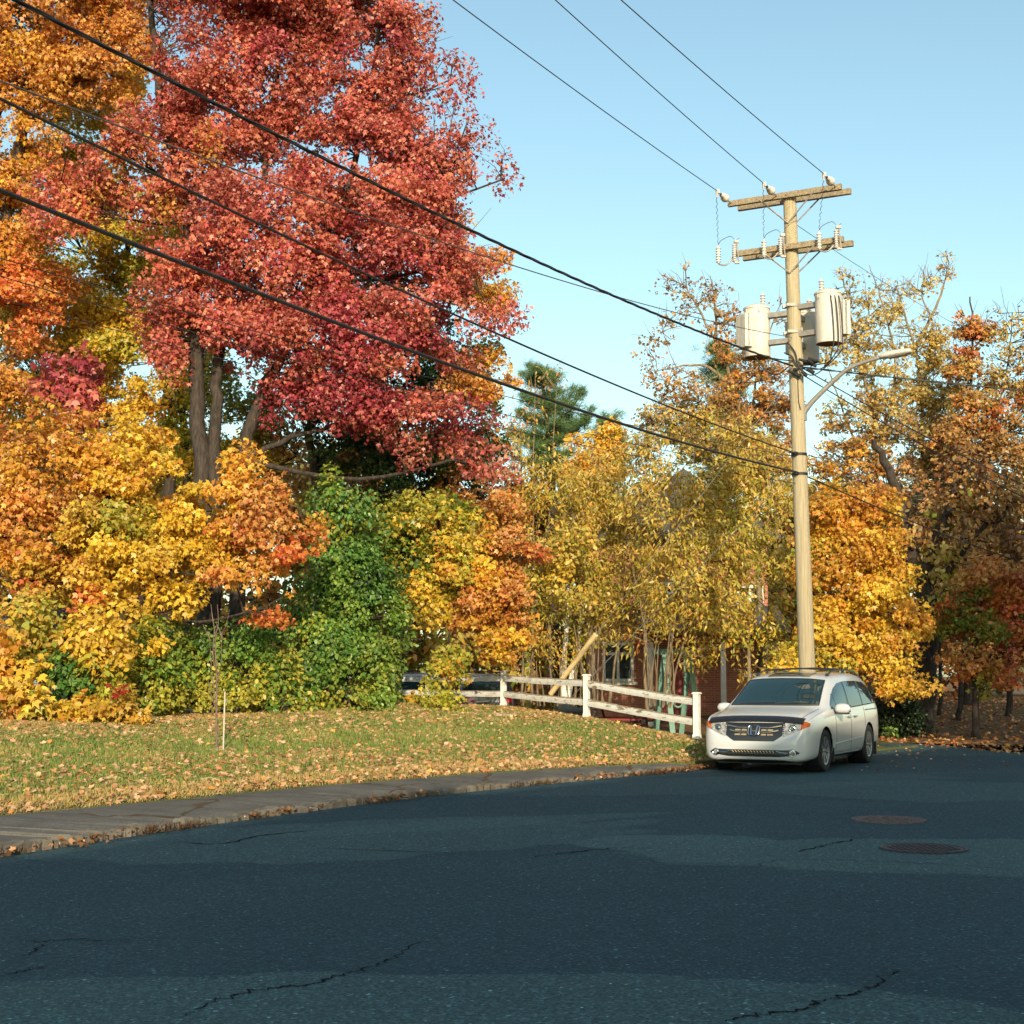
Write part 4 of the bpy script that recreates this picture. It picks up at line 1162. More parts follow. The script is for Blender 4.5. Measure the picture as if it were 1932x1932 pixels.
m.build("shaft", varied("dull_stake_wood", (.42, .37, .28), (.58, .53, .43), 8, .8), sroot)
mid = st.lerp(Vector((e.x, st.y, e.z)), .32)
MB().tube([mid, (sb.x + .015, sb.y, mid.z - .02)], .009, 5).build("tie", M["black"], sroot)
# flat stone in the grass
s0 = at(945, 1354, 34.6); s0.z = float(lawn_z(s0.x, s0.y))
m = MB().lathe([(.0, .05), (.22, .055), (.30, .03), (.31, -.02)], s0, n=11)
for i, v in enumerate(m.v):
    m.v[i] = (s0.x + (v[0] - s0.x) * 1.1, v[1], v[2])
o = m.build("stone", varied("pale_stone", (.38, .33, .26), (.55, .48, .38), 6, .9, .5), None)
tag(o, "flat pale stone lying in the grass below the fence's second post", "stone")

# ------------------------------------------------------------------ utility pole
PY = 32.0
base = at(1528.5, 1414, PY); base.z = 0.0
top = at(1489.5, 366, PY)
top = Vector((top.x, PY + .0, top.z))
def pole_pt(yd):
    """centre of the pole at picture row yd"""
    lo, hi = base, top
    for _ in range(40):
        m_ = lo.lerp(hi, .5)
        t_ = (m_ - Vector((0, 0, CAM_H)))
        f_ = t_.dot(Vector((0, math.cos(PITCH), math.sin(PITCH))))
        u_ = t_.dot(Vector((0, -math.sin(PITCH), math.cos(PITCH))))
        y_ = CX - F * u_ / f_
        if y_ > yd: lo = m_
        else: hi = m_
    return lo.lerp(hi, .5)
pole = thing("utility_pole", "tall wooden utility pole with crossarms, three transformers and a street lamp", "utility pole", base)
path = [base.lerp(top, i / 24) for i in range(25)]
pm = MB().tube([base - Vector((0, 0, .3))] + path + [top + Vector((0, 0, .03))], [.186] + [.183 - .040 * i / 24 for i in range(25)] + [.11], 20)
pm.build("pole_shaft", M["polewood"], pole)
def prad(z): return .183 - .040 * z / top.z
ARM = Vector((.884, -.467, 0)).normalized()       # towards the street
ALN = Vector((.467, .884, 0)).normalized()        # along the street, away from the camera
UP = Vector((0, 0, 1))
def arm_set(yd, half_l, half_r, dz):
    c = pole_pt(yd)
    r = prad(c.z) + .052
    for s in (-1, 1):
        sh = ARM * (0.0 if s < 0 else .10)
        a, d = c - ARM * half_l + ALN * r * s + sh, c + ARM * half_r + ALN * r * s + sh
        MB().beam(a, d, .095, .125).build("crossarm", M["armwood"], pole)
        for q in (-1, 1):
            foot = c - UP * dz + ALN * (r - .04) * s
            hand = c + ARM * q * .62 + ALN * (r + .052) * s - UP * .02
            MB().tube([foot, hand], .017, 6).build("brace", M["galv"], pole)
    return c
c1 = arm_set(373, 1.36, 1.22, .62)
c2 = arm_set(470, 1.28, 1.22, .58)
for c_ in (c1, c2):
    MB().tube([c_ - ALN * .27 , c_ + ALN * .27], .016, 6).build("through_bolt", M["galv"], pole)

def bushing(o, h, r, n, axis=UP, sheds=True):
    prof = [(r * .55, 0)]
    for i in range(n):
        z = h * (i + .15) / n
        prof += [(r * .55, z), (r, z + .25 * h / n), (r * .95, z + .42 * h / n), (r * .55, z + .6 * h / n)]
    prof += [(r * .5, h), (r * .28, h * 1.02), (r * .28, h * 1.14), (0.0, h * 1.14)]
    return MB().lathe(prof, o, axis, 12)

# dead-end insulators and the three primary wires
near_pole = base - ALN * 41.0                       # the next pole, behind the camera
OUT = -ALN
ends = []
for xd_off, nm in ((-1.28, "left"), (-.22, "middle"), (1.10, "right")):
    a = c1 + ARM * xd_off - ALN * (prad(c1.z) + .10)
    d = (OUT + UP * .02).normalized()
    m = MB().tube([a + ALN * .06, a + d * .95], .014, 6)
    m.box(a + d * .84, (.06, .06, .09)).tube([a + d * .90, a + d * .92 - UP * .16], [.03, .015], 6)
    iz = m.build("dead_end", M["galv"], pole)
    prof = [(.03, 0), (.085, .03), (.095, .07), (.09, .14), (.07, .20), (.045, .25), (.055, .30), (.03, .36)]
    MB().lathe([(r_, h_) for r_, h_ in prof], a + d * .30, d, 14).build("insulator", M["polymer"], iz)
    ends.append((a + d * .93, xd_off))
# fix: sub-parts inherit the part's inverse, keep their own at identity with the base offset removed
def sub(o, part):
    o.parent = part
    o.matrix_parent_inverse = Matrix.Identity(4)
    return o

# arresters, cut-outs on the lower crossarm
def cutout(off, side):
    r = prad(c2.z) + .10
    a = c2 + ARM * off - ALN * (r + .10)
    q = a + UP * .20
    br = MB().beam(a + ALN * .12, a + ALN * .02, .05, .05).build("fuse_cutout", M["galv"], pole)
    sub(bushing(a - UP * .22, .40, .055, 8).build("insulator", M["ceramic"], None), br)
    f = MB().tube([a - UP * .22 - ALN * .02 + ARM * .10, a + UP * .20 - ALN * .02 + ARM * .07], .018, 7)
    f.box(a + UP * .24 + ARM * .05, (.10, .07, .06)).box(a - UP * .24 + ARM * .06, (.10, .06, .05)).tube([a + UP * .25, a + UP * .31 + ARM * .12], .008, 5)
    sub(f.build("fuse_tube", M["galv"], None), br)
    # surge arrester on a bent bracket
    s = c2 + ARM * (off - .37) - ALN * (r + .12)
    m = MB().tube(smooth_path([a + ALN * .08 - UP * .02, a.lerp(s, .5) - UP * .26, s - UP * .22], 4), .018, 6)
    ar = m.build("arrester", M["galv"], pole)
    sub(bushing(s - UP * .20, .36, .062, 6).build("insulator", M["polymer"], None), ar)
    lead = [s + UP * .18, s + UP * .30 + ARM * .06, a + UP * .38 - ARM * .1, a + UP * .30]
    MB().tube(smooth_path(lead, 6), .007, 4).build("jumper", M["thinwire"], pole)
    return s + UP * .2, a - UP * .24
arr = [cutout(-1.20, 0), cutout(-.14, 0), cutout(1.10, 0)]
for (e, off), (s, lo) in zip(ends, arr):
    p0 = e - UP * .15
    pts = []
    for i in range(25):
        t_ = i / 24
        p = p0.lerp(s, t_)
        pts.append(p + ARM * .022 * math.sin(i * 2.2) * min(1, 6 * t_ * (1 - t_)) + ALN * .02 * math.cos(i * 2.2))
    MB().tube(pts, .0065, 4).build("jumper", M["thinwire"], pole)

# transformers round the pole
def transformer(off_arm, off_aln, yd, hgt, box_dir, bush, rustb=True):
    c = pole_pt(yd)
    ax = Vector((c.x, c.y, c.z)) + ARM * off_arm + ALN * off_aln
    zt, zb_, r = ax.z + hgt / 2, ax.z - hgt / 2, .285
    o = Vector((ax.x, ax.y, zb_))
    tank = MB().lathe([(r * .97, .0), (r, .03), (r, hgt - .06), (r * 1.05, hgt - .055), (r * 1.05, hgt - .015), (r * .98, hgt), (r * .5, hgt + .06), (0, hgt + .07)], o, UP, 28)
    T_ = tank.build("transformer", M["tank"], pole)
    sub(MB().lathe([(0, .004), (r * .93, .002), (r * .965, -.006), (r * .96, .02)], o, UP, 28).build("tank_bottom", M["rust"], None), T_)
    # cooling fins
    bd = Vector(box_dir).normalized(); sdv = UP.cross(bd)
    fin = MB()
    for i in range(7):
        p = o + bd * (r + .035) + sdv * (-.20 + .40 * i / 6) + UP * hgt * .50
        fin.beam(p - UP * hgt * .33, p + UP * hgt * .33, .040, .17, bd)
    fin.beam(o + bd * (r + .02) + UP * hgt * .17, o + bd * (r + .02) + UP * hgt * .84, .44, .05, bd)
    sub(fin.build("radiator", M["tank"], None), T_)
    for b_ in bush:
        sub(bushing(o + UP * (hgt + .03) + ARM * b_[0] + ALN * b_[1], .24, .062, 4).build("bushing", M["ceramic"], None), T_)
    pc = Vector((c.x, c.y, 0))
    dirp = Vector((c.x - ax.x, c.y - ax.y, 0)).normalized()
    for h in (.26, .80):
        p = o + UP * hgt * h
        sub(MB().beam(p + dirp * (r - .03), p + dirp * (Vector((c.x - ax.x, c.y - ax.y, 0)).length - prad(c.z) + .02), .16, .11).build("bracket", M["galv"], None), T_)
    # lifting lugs
    for sgn in (-1, 1):
        lp = o + UP * (hgt - .14) - ALN * (r + .012) + ARM * .14 * sgn
        sub(MB().tube([lp + UP * .06, lp, lp - UP * .03 + ARM * .03, lp + UP * .01 + ARM * .04], .008, 5).build("lifting_lug", M["tank"], None), T_)
    return o, T_, zt
tA = transformer(-.86, .02, 619, 1.13, (-.95, -.3, 0), [(.16, -.05)])
tB = transformer(.80, -.12, 610, 1.13, (.95, .3, 0), [(-.12, -.08)])
tC = transformer(.02, .80, 623, 1.13, (-.75, .65, 0), [(.10, -.05)])
for yd in (578, 628):
    c = pole_pt(yd); r = prad(c.z)
    MB().lathe([(r + .003, -.035), (r + .014, -.03), (r + .014, .03), (r + .003, .035)], c, UP, 24).box(c - ARM * (r + .04) - ALN * .05, (.09, .09, .07)).box(c - ALN * (r + .02), (.20, .05, .06)).build("mounting_band", M["galv"], pole)
# low-voltage leads looping from the tanks to the secondary rack
rack = pole_pt(694)
def loop(a, b_, sag, rad=.014):
    m_ = (a + b_) / 2 - UP * sag
    MB().tube(smooth_path([a, a.lerp(m_, .55) - UP * sag * .25, m_, b_.lerp(m_, .55) - UP * sag * .25, b_], 6), rad, 5).build("lead_cable", M["wire"], pole)
rk = rack - ALN * .2
for i, dx in enumerate((.10, .18, .25)):
    q0 = tB[0] + ARM * (dx + .02) - ALN * (.26 - .06 * i)
    MB().tube(smooth_path([q0 + UP * 1.0, q0 + UP * .7 + ARM * .05 - ALN * .04, q0 + UP * .05 + ARM * .06, q0 - UP * .25 + ARM * .0, rk + ARM * (.75 - .15 * i) + UP * (.0 - .12 * i), rk + ARM * .1], 6), .013, 5).build("lead_cable", M["wire"], pole)
loop(tA[0] - ALN * .2 + ARM * .0, rk - ARM * .1, .28)
loop(tA[0] - ALN * .2 + ARM * .12 , rk + UP * .12, .02)
loop(tC[0] + ARM * .15, rk + ARM * .2, .15)
MB().tube(smooth_path([rk + UP * .55 - ARM * .12, rk + UP * .3 + ARM * .05, rk + ARM * .12, rk - UP * .25 + ARM * .3], 5), .016, 5).tube(smooth_path([rk + UP * .32 - ARM * .2, rk + UP * .22 - ARM * .02, rk + ARM * .1, rk - UP * .1 + ARM * .5], 5), .016, 5).build("lead_cable", M["wire"], pole)
m = MB()
rr = random.Random(4)
for i in range(9):
    p = rk + ARM * rr.uniform(-.12, .42) - ALN * rr.uniform(0, .16) + UP * rr.uniform(-.22, .16)
    m.tube([p, p + ARM * rr.uniform(.08, .2) - UP * rr.uniform(.02, .12)], rr.uniform(.025, .045), 7)
m.build("splice_cluster", M["black"], pole)
# spool insulators at the comms attachment rows
for yd in (858, 895):
    c = pole_pt(yd); r = prad(c.z)
    MB().lathe([(r + .002, -.03), (r + .010, -.03), (r + .010, .03), (r + .002, .03)], c, UP, 24).beam(c - ALN * r, c - ALN * (r + .16), .06, .06).build("cable_clamp", M["wire"], pole)
# drip leads on the pole face
c = pole_pt(760); r = prad(c.z)
f0 = -ALN * .97 + ARM * .12
MB().tube([pole_pt(y_) + (f0 * (prad(pole_pt(y_).z) + .008) + ARM * (.06 if y_ < 765 else .10)) for y_ in (700, 730, 760, 776)], .008, 5).build("lamp_cable", M["wire"], pole)

# street lamp
lb = pole_pt(779) + ARM * (prad(pole_pt(779).z) - .01)
lp = [lb, lb + ARM * .24 + UP * .27, lb + ARM * .88 + UP * .80, lb + ARM * 1.26 + UP * .96, lb + ARM * 1.74 + UP * 1.05]
m = MB().tube(smooth_path(lp, 7), [.062 - .0009 * i for i in range(29)], 10)
m.box(lb + ARM * .005, (.08, .10, .36), Matrix.Rotation(math.atan2(ARM.y, ARM.x), 3, "Z"))
lamp = m.build("street_lamp", M["galv"], pole)
rot = Matrix.Rotation(math.atan2(ARM.y, ARM.x), 3, "Z") @ Matrix.Rotation(-.10, 3, "Y")
h0 = lp[-1]
prof = [(-.06, .06, .05), (.0, .12, .09), (.20, .14, .10), (.42, .14, .09), (.58, .12, .07), (.61, .07, .04)]
rows = []
for (x_, hw, hh) in prof:
    rows.append([h0 + rot @ Vector((x_, hw * math.cos(a_), (hh if math.sin(a_) > 0 else hh * .55) * math.sin(a_))) for a_ in [2 * math.pi * k / 14 for k in range(15)]])
hd = MB().grid(rows, True)
hd._add(rows[0][:-1], [tuple(range(14))]); hd._add(rows[-1][:-1], [tuple(reversed(range(14)))])
hd.lathe([(.04, 0), (.04, .05), (.03, .06), (0, .06)], h0 + rot @ Vector((.42, 0, .075)), UP, 10)
sub(hd.build("lamp_head", M["tank"], None), lamp)
gl = NT("lamp_glass"); gl.col((.55, .53, .48)); gl.set(Roughness=.2)
sub(MB().grid([[h0 + rot @ Vector((x_, y_, -.058)) for y_ in (-.09, .09)] for x_ in (.12, .3, .5)], False, True).build("lens", gl.m, None), lamp)

# sub-parts: lift the world-coordinate offset their part already carries
for o in list(bpy.data.objects):
    if o.parent is not None and o.parent.parent is pole:
        o.matrix_parent_inverse = Matrix.Identity(4)

# ------------------------------------------------------------------ overhead wires
def proj(p):
    t_ = p - Vector((0, 0, CAM_H))
    f_ = t_.dot(Vector((0, math.cos(PITCH), math.sin(PITCH))))
    u_ = t_.dot(Vector((0, -math.sin(PITCH), math.cos(PITCH))))
    return CX + F * t_.x / f_, CX - F * u_ / f_
WG = "overhead wires at the utility pole"
def span(a, far, through, sag, rad, mat, label, twist=0, n=60):
    """wire from a to the line towards far, passing the picture point through=(xd, yd); parabola of given sag"""
    a, far = Vector(a), Vector(far)
    r = ray(*through)
    # horizontal intersection of the sight line with the wire's vertical plane
    dx, dy = far.x - a.x, far.y - a.y
    den = dx * r.y - dy * r.x
    t_ = (a.y * r.x - a.x * r.y) / den
    y_ = a.y + dy * t_
    z_ = CAM_H + r.z * (y_ / r.y)
    # z(t) = a.z + b t + 4 sag t(t-1)  -> solve b
    b_ = (z_ - a.z - 4 * sag * t_ * (t_ - 1)) / t_
    pts = [Vector((a.x + dx * s, a.y + dy * s, a.z + b_ * s + 4 * sag * s * (s - 1))) for s in [i / n for i in range(n + 1)]]
    m_ = MB()
    if twist:
        for ph in range(twist):
            hp = []
            for i in range(n * 6 + 1):
                s = i / (n * 6)
                p = Vector((a.x + dx * s, a.y + dy * s, a.z + b_ * s + 4 * sag * s * (s - 1)))
                an = s * 2 * math.pi * 26 + ph * 2 * math.pi / twist
                hp.append(p + Vector((dy, -dx, 0)).normalized() * rad * .95 * math.cos(an) + UP * rad * .95 * math.sin(an))
            m_.tube(hp, rad, 5, False)
    else:
        m_.tube(pts, rad, 6)
    o = m_.build("overhead_wire", mat, None)
    tag(o, label, "wire", WG)
    return o
for (e, off), thr, lab in zip(ends, [(855, 0), (1048, 0), (1172, 0)], ["leftmost of the three thin primary wires running from the top crossarm up across the sky", "middle of the three thin primary wires running from the top crossarm up across the sky", "rightmost of the three thin primary wires running from the top crossarm up across the sky"]):
    span(e, near_pole + ARM * off + Vector((0, 0, 11.5)), thr, .45, .009, M["wire"], lab)
pf = lambda yd: pole_pt(yd) - ALN * (prad(pole_pt(yd).z) + .06)
span(pf(694), near_pole + UP * 8, (30, 0), .80, .012, M["wire"], "twisted black secondary cable, highest of the thick cables crossing the red maple", 3)
span(pf(858), near_pole + UP * 7, (0, 186), .65, .014, M["wire"], "thick dark cable crossing the red maple between the two other thick ones")
span(pf(893), near_pole + UP * 6, (0, 359), .75, .022, M["wire"], "thickest dark cable, lowest of the three heavy ones in front of the red maple")
span(pole_pt(640) - ALN * .2, near_pole + UP * 8, (20, 160), .9, .008, M["thinwire"], "hair thin wire between the upper thick cables")
side = Vector((-22, 8, 6))
span(pole_pt(862) + ALN * .1, Vector((-16.5, 6, 6)), (0, 487), .7, .007, M["wire"], "upper of three thin low wires crossing the yellow foliage")
span(pole_pt(897) + ALN * .1, Vector((-16.5, 6, 6)), (0, 521), .7, .0065, M["wire"], "middle of three thin low wires crossing the yellow foliage")
span(pole_pt(912) + ALN * .1, Vector((-16.5, 6, 6)), (0, 562), .75, .006, M["wire"], "lowest of three thin low wires crossing the yellow foliage")
# onward to the right
fr = base + ALN * 38 + ARM * 9
span(rack + ARM * .15, Vector((26, 29, 9)), (1932, 737), .25, .013, M["wire"], "twisted service cable leaving the pole to the right edge just below the lamp", 2)
span(rack + ARM * .12, Vector((20, 44, 6)), (1932, 915), .35, .013, M["wire"], "upper of the pair of dark cables sloping down right from the pole")
span(rack + ARM * .08 - UP * .12, Vector((20, 44, 6)), (1932, 938), .4, .013, M["wire"], "lower of the pair of dark cables sloping down right from the pole")
span(pole_pt(868) + ALN * .15, Vector((21, 46, 5)), (1932, 1000), .3, .007, M["wire"], "thin wire falling to the right edge below the dark pair")
span(pole_pt(893) + ALN * .15, Vector((21, 46, 5)), (1932, 1062), .35, .015, M["wire"], "thick lowest cable falling to the right in front of the shaded trees")
span(c1 + ALN * .3 - UP * .5, Vector((22, 66, 9)), (1640, 515), .2, .007, M["thinwire"], "thin wire running back from the top crossarm over the bare trees")

# guy wires with a wooden-coloured guard
def guy(yd, foot, label, guard):
    a = pole_pt(yd)
    f_ = Vector(foot)
    root = thing("guy_wire", label, "guy wire", f_, "guy wires of the utility pole")
    MB().tube([a, f_], .008, 5).build("cable", M["galv"], root)
    if guard:
        d = (a - f_).normalized()
        MB().tube([f_ + d * .05, f_ + d * 2.1], .068, 10).build("guard", M["gwrap"], root)
g1 = at(1037, 1312, 37.0)
guy(700, g1, "guy wire ending in a thick tan guard behind the fence", True)
g2 = at(1078, 1315, 37.2)
guy(880, g2, "thin bare guy wire landing beside the guarded one", False)
# ------------------------------------------------------------------ birch trunks
b1 = at(1068, 1318, 43.6)
root = thing("birch_tree", "pair of white birch trunks behind the fence by the guy wire guard", "tree", b1)
m = MB()
m.tube(smooth_path([at(*p, 43.6) for p in [(1064, 1325), (1063, 1270), (1068, 1200), (1072, 1120), (1060, 1020)]], 5), [.11 - .004 * i for i in range(21)], 9)
m.tube(smooth_path([at(*p, 43.6) for p in [(1070, 1325), (1080, 1270), (1092, 1225), (1096, 1160), (1110, 1060)]], 5), [.10 - .004 * i for i in range(21)], 9)
t = NT("birch"); v = t.coords()
mp = t.add("ShaderNodeMapping"); mp.inputs["Scale"].default_value = (2, 2, 9); t.link(v, mp.inputs["Vector"])
t.col(t.ramp(t.noise(mp.outputs[0], 2.5, 5), [(.33, (.05, .045, .04)), (.40, (.62, .59, .53)), (.7, (.78, .76, .71))])); t.set(Roughness=.7)
m.build("trunk", t.m, root)
rng = np.random.default_rng(5)
L = [(at(1075, 1090, 41), (.8, .8, .7), {"thicket": 4, "yellow": 2}, .6), (at(1060, 1010, 41), (.7, .7, .7), {"thicket": 4}, .5)]
_, P, N, T, SZ, C = crown_points(rng, L, .4, 2.2, .13)
link("crown", leaf_mesh("crown", P, N, T, SZ, C, "oval"), M["leaf"], root)
m = MB(); rr = random.Random(3)
for i in range(34):
    x0 = rr.choice((rr.uniform(970, 1060), rr.uniform(1080, 1150), rr.uniform(1215, 1275)))
    Y = rr.uniform(39, 41.5); h = rr.uniform(60, 160); le = rr.uniform(-25, 25)
    m.tube(smooth_path([at(x0, 1332, Y), at(x0 + le * .4, 1332 - h * .5, Y), at(x0 + le, 1332 - h, Y)], 3), [.022 - .002 * i_ for i_ in range(7)], 4, False)
tag(m.build("brush", M["paletwig"]), "thin bare brush stems rising behind the white fence", "brush", kind="stuff")

# ------------------------------------------------------------------ brick house behind the thicket
def brick_mat(name, c1, c2, mortar):
    t = NT(name); v = t.coords()
    sx = t.add("ShaderNodeSeparateXYZ"); t.link(v, sx.inputs[0])
    cb = t.add("ShaderNodeCombineXYZ")
    t.link(t.math("ADD", sx.outputs[0], sx.outputs[1]), cb.inputs[0]); t.link(sx.outputs[2], cb.inputs[1])
    br = t.add("ShaderNodeTexBrick")
    br.inputs["Scale"].default_value = 1.0
    br.inputs["Brick Width"].default_value = .22; br.inputs["Row Height"].default_value = .075; br.inputs["Mortar Size"].default_value = .009
    br.inputs["Color1"].default_value = (*c1, 1); br.inputs["Color2"].default_value = (*c2, 1); br.inputs["Mortar"].default_value = (*mortar, 1)
    t.link(cb.outputs[0], br.inputs["Vector"])
    t.col(t.mix(.35, br.outputs["Color"], t.ramp(t.noise(v, 3, 5), [(.3, c1), (.7, c2)])))
    return t.set(Roughness=.9, Specular_IOR_Level=.2)
M["brick"] = brick_mat("red_brick", (.34, .11, .065), (.46, .17, .095), (.40, .32, .26))
M["slate"] = varied("roof_shingles", (.05, .05, .052), (.10, .095, .09), 6, .9, .5, 20)
M["greenpaint"] = varied("green_paint", (.10, .22, .17), (.16, .31, .24), 4, .6)
M["redpaint"] = varied("dark_red_paint", (.20, .035, .035), (.30, .06, .05), 4, .6)
M["creampaint"] = varied("cream_paint", (.62, .60, .48), (.74, .72, .60), 5, .6)
def glass_mat(name, c, rough=.05):
    t = NT(name); t.col(c); return t.set(Roughness=rough, Specular_IOR_Level=.8)
M["pane"] = glass_mat("window_pane", (.035, .045, .04))
HY = 50.0
hx0, hx1 = at(1130, 1300, HY).x, at(1452, 1300, HY).x
hb = Vector((hx0, HY, 0))
house = thing("brick_house", "red brick house with a cream framed window and porch, half hidden behind the golden thicket", "house", hb)
zt = 6.2
wy = at(1166, 1245, HY)
win = [(wy.x - .52, wy.x + .52, at(1166, 1286, HY).z, at(1166, 1212, HY).z), (at(1395, 1, HY).x - .45, at(1395, 1, HY).x + .45, 3.2, 4.7), (at(1255, 1, HY).x - .5, at(1255, 1, HY).x + .5, 3.3, 4.8)]
# wall with openings: strips round each window
m = MB()
def wall_with_holes(m, x0, x1, z0, z1, y, th, holes):
    xs_ = sorted({x0, x1, *[h[0] for h in holes], *[h[1] for h in holes]})
    for a, c in zip(xs_[:-1], xs_[1:]):
        hs = sorted((h[2], h[3]) for h in holes if h[0] < (a + c) / 2 < h[1])
        z = z0
        for h in hs:
            m.box(((a + c) / 2, y + th / 2, (z + h[0]) / 2), (c - a, th, h[0] - z)); z = h[1]
        m.box(((a + c) / 2, y + th / 2, (z + z1) / 2), (c - a, th, z1 - z))
wall_with_holes(m, hx0, hx1, -.1, zt, HY, .3, win)
m.box((hx0 + .15, HY + 4.3, zt / 2 - .05), (.3, 8.0, zt + .1)).box((hx1 - .15, HY + 4.3, zt / 2 - .05), (.3, 8.0, zt + .1)).box(((hx0 + hx1) / 2, HY + 8.45, zt / 2 - .05), (hx1 - hx0, .3, zt + .1))
m.build("wall", M["brick"], house)
xm = (hx0 + hx1) / 2
m = MB().prism([(hx0 - .4, HY - .5, zt), (hx1 + .4, HY - .5, zt), (hx1 + .4, HY - .5, zt + .15), (xm, HY - .5, zt + 2.4), (hx0 - .4, HY - .5, zt + .15)], (0, 9.6, 0))
m.build("roof", M["slate"], house)
for (a, c, z0, z1) in win:
    f = MB()
    for q in ((a + .05, (z0 + z1) / 2, .1, z1 - z0), (c - .05, (z0 + z1) / 2, .1, z1 - z0), ((a + c) / 2, (z0 + z1) / 2, .09, z1 - z0)):
        f.box((q[0], HY + .02, q[1]), (q[2], .12, q[3]))
    for z_ in (z0 + .05, z1 - .05, z1 - .38):
        f.box(((a + c) / 2, HY + .023, z_), (c - a - .2, .11, .09))
    f.box(((a + c) / 2, HY - .06, z0 - .06), (c - a + .24, .2, .10))
    fr_ = f.build("window", M["creampaint"], house)
    sub(MB().box(((a + c) / 2, HY + .12, (z0 + z1) / 2), (c - a, .02, z1 - z0)).build("pane", M["pane"], None), fr_)
# porch with white posts, dark red beam and a green roof edge
pm_ = MB()
px = [at(x_, 1, HY - 1.8).x for x_ in (1214, 1345, 1440)]
for x_ in px:
    MB().beam((x_, HY - 1.8, 0), (x_, HY - 1.8, 2.75), .16, .16, (0, 1, 0)).build("porch_post", M["whitepaint"], house)
MB().box(((px[0] + px[2]) / 2, HY - 1.8, 2.88), (px[2] - px[0] + .4, .22, .26)).box(((px[0] + px[2]) / 2, HY - 1.75, .82), (px[2] - px[0], .05, .06)).build("porch_beam", M["redpaint"], house)
MB().prism([(px[0] - .4, HY - 2.3, 3.02), (px[0] - .4, HY - .02, 3.9), (px[0] - .4, HY - .02, 4.0), (px[0] - .4, HY - 2.3, 3.12)], (px[2] - px[0] + .8, 0, 0)).build("porch_roof", M["slate"], house)
gx = at(1262, 1, HY).x
MB().box((gx, HY - .05, 1.2), (.95, .08, 2.1)).build("door", M["redpaint"], house)
# low brick wing seen left of the van
wx0, wx1 = at(1380, 1, 48).x, at(1425, 1, 48).x
m = MB().box(((wx0 + wx1) / 2, 47.0, .8), (wx1 - wx0, .4, 1.7)); m.build("garden_wall", M["brick"], house)
MB().box(((wx0 + wx1) / 2, 47.0, 1.70), (wx1 - wx0 + .12, .5, .10)).build("wall_cap", M["creampaint"], house)

# swing frame, picnic table
sp_ = at(1272, 1344, 42.5); sp_.z = 0
sw_ = thing("swing_frame", "green painted swing frame standing behind the fence's right bay", "swing", sp_)
m = MB()
xa, xb = at(1240, 1, 42.5).x, at(1286, 1, 42.5).x
for x_ in (xa, xb):
    MB().beam((x_ + .18, 42.2, -.02), (x_, 42.5, 2.25), .15, .15, (0, 1, 0)).build("leg", M["greenpaint"], sw_)
    MB().beam((x_ - .22, 43.1, -.02), (x_, 42.62, 2.25), .15, .15, (0, 1, 0)).build("leg", M["greenpaint"], sw_)
MB().beam((xa - .35, 42.55, 2.34), (xb + .35, 42.55, 2.34), .16, .16).build("top_beam", M["greenpaint"], sw_)
xc = (xa + xb) / 2
MB().tube(smooth_path([(xc - .2, 42.55, 2.3), (xc - .2, 42.5, 1.15), (xc - .12, 42.48, .86), (xc, 42.47, .78), (xc + .12, 42.48, .86), (xc + .2, 42.5, 1.15), (xc + .2, 42.55, 2.3)], 5), .03, 6).build("swing_seat", M["greenpaint"], sw_)
tp_ = at(1168, 1335, 43); tp_.z = 0
tb = thing("picnic_table", "dark picnic table with a red bench behind the fence", "picnic table", tp_)
Rz = Matrix.Rotation(-.5, 3, "Z")
def pt_(x_, y_, z_): return tp_ + Rz @ Vector((x_, y_, z_))
MB().beam(pt_(-.9, 0, .74), pt_(.9, 0, .74), .75, .05).build("table_top", M["bark"], tb)
for s in (-1, 1):
    MB().beam(pt_(-.9, .68 * s, .44), pt_(.9, .68 * s, .44), .26, .05).build("bench", M["redpaint"], tb)
for x_ in (-.65, .65):
    MB().beam(pt_(x_, -.7, -.01), pt_(x_, -.22, .715), .08, .06, (1, 0, 0)).beam(pt_(x_, .7, -.01), pt_(x_, .22, .715), .08, .06, (1, 0, 0)).beam(pt_(x_ + .06, -.75, .38), pt_(x_ + .06, .75, .38), .06, .08).build("leg", M["bark"], tb)

# grey shed behind the left hedge
s0 = at(70, 1330, 33.5)
shed = thing("shed", "grey clapboard shed just visible through the shrubs at the left edge", "shed", (s0.x, s0.y, .55))
m = MB()
clap = varied("grey_clapboard", (.16, .17, .19), (.24, .25, .28), 3, .8, stretch=(1, 1, 6))
x0_, x1_ = at(-160, 1, 33.5).x, at(120, 1, 33.5).x
rows = []
for k in range(15):
    z_ = .45 + k * .13
    m.prism([(x0_, 33.5, z_), (x0_, 33.46, z_), (x0_, 33.49, z_ + .125), (x0_, 33.5, z_ + .125)], (x1_ - x0_, 0, 0))
m.box(((x0_ + x1_) / 2, 34.9, 1.4), (x1_ - x0_, 2.7, 2.0))
m.build("wall", clap, shed)
MB().prism([(x0_ - .2, 33.2, 2.38), (x0_ - .2, 36.5, 2.38), (x0_ - .2, 34.8, 3.2)], (x1_ - x0_ + .4, 0, 0)).build("roof", M["slate"], shed)
blue = varied("blue_paint", (.05, .18, .42), (.08, .25, .5), 4, .5)
MB().box((at(12, 1, 33.4).x, 33.36, 1.25), (.06, .08, 1.5)).box((at(36, 1, 33.4).x, 33.36, 1.15), (.06, .08, 1.3)).build("door_frame", blue, shed)

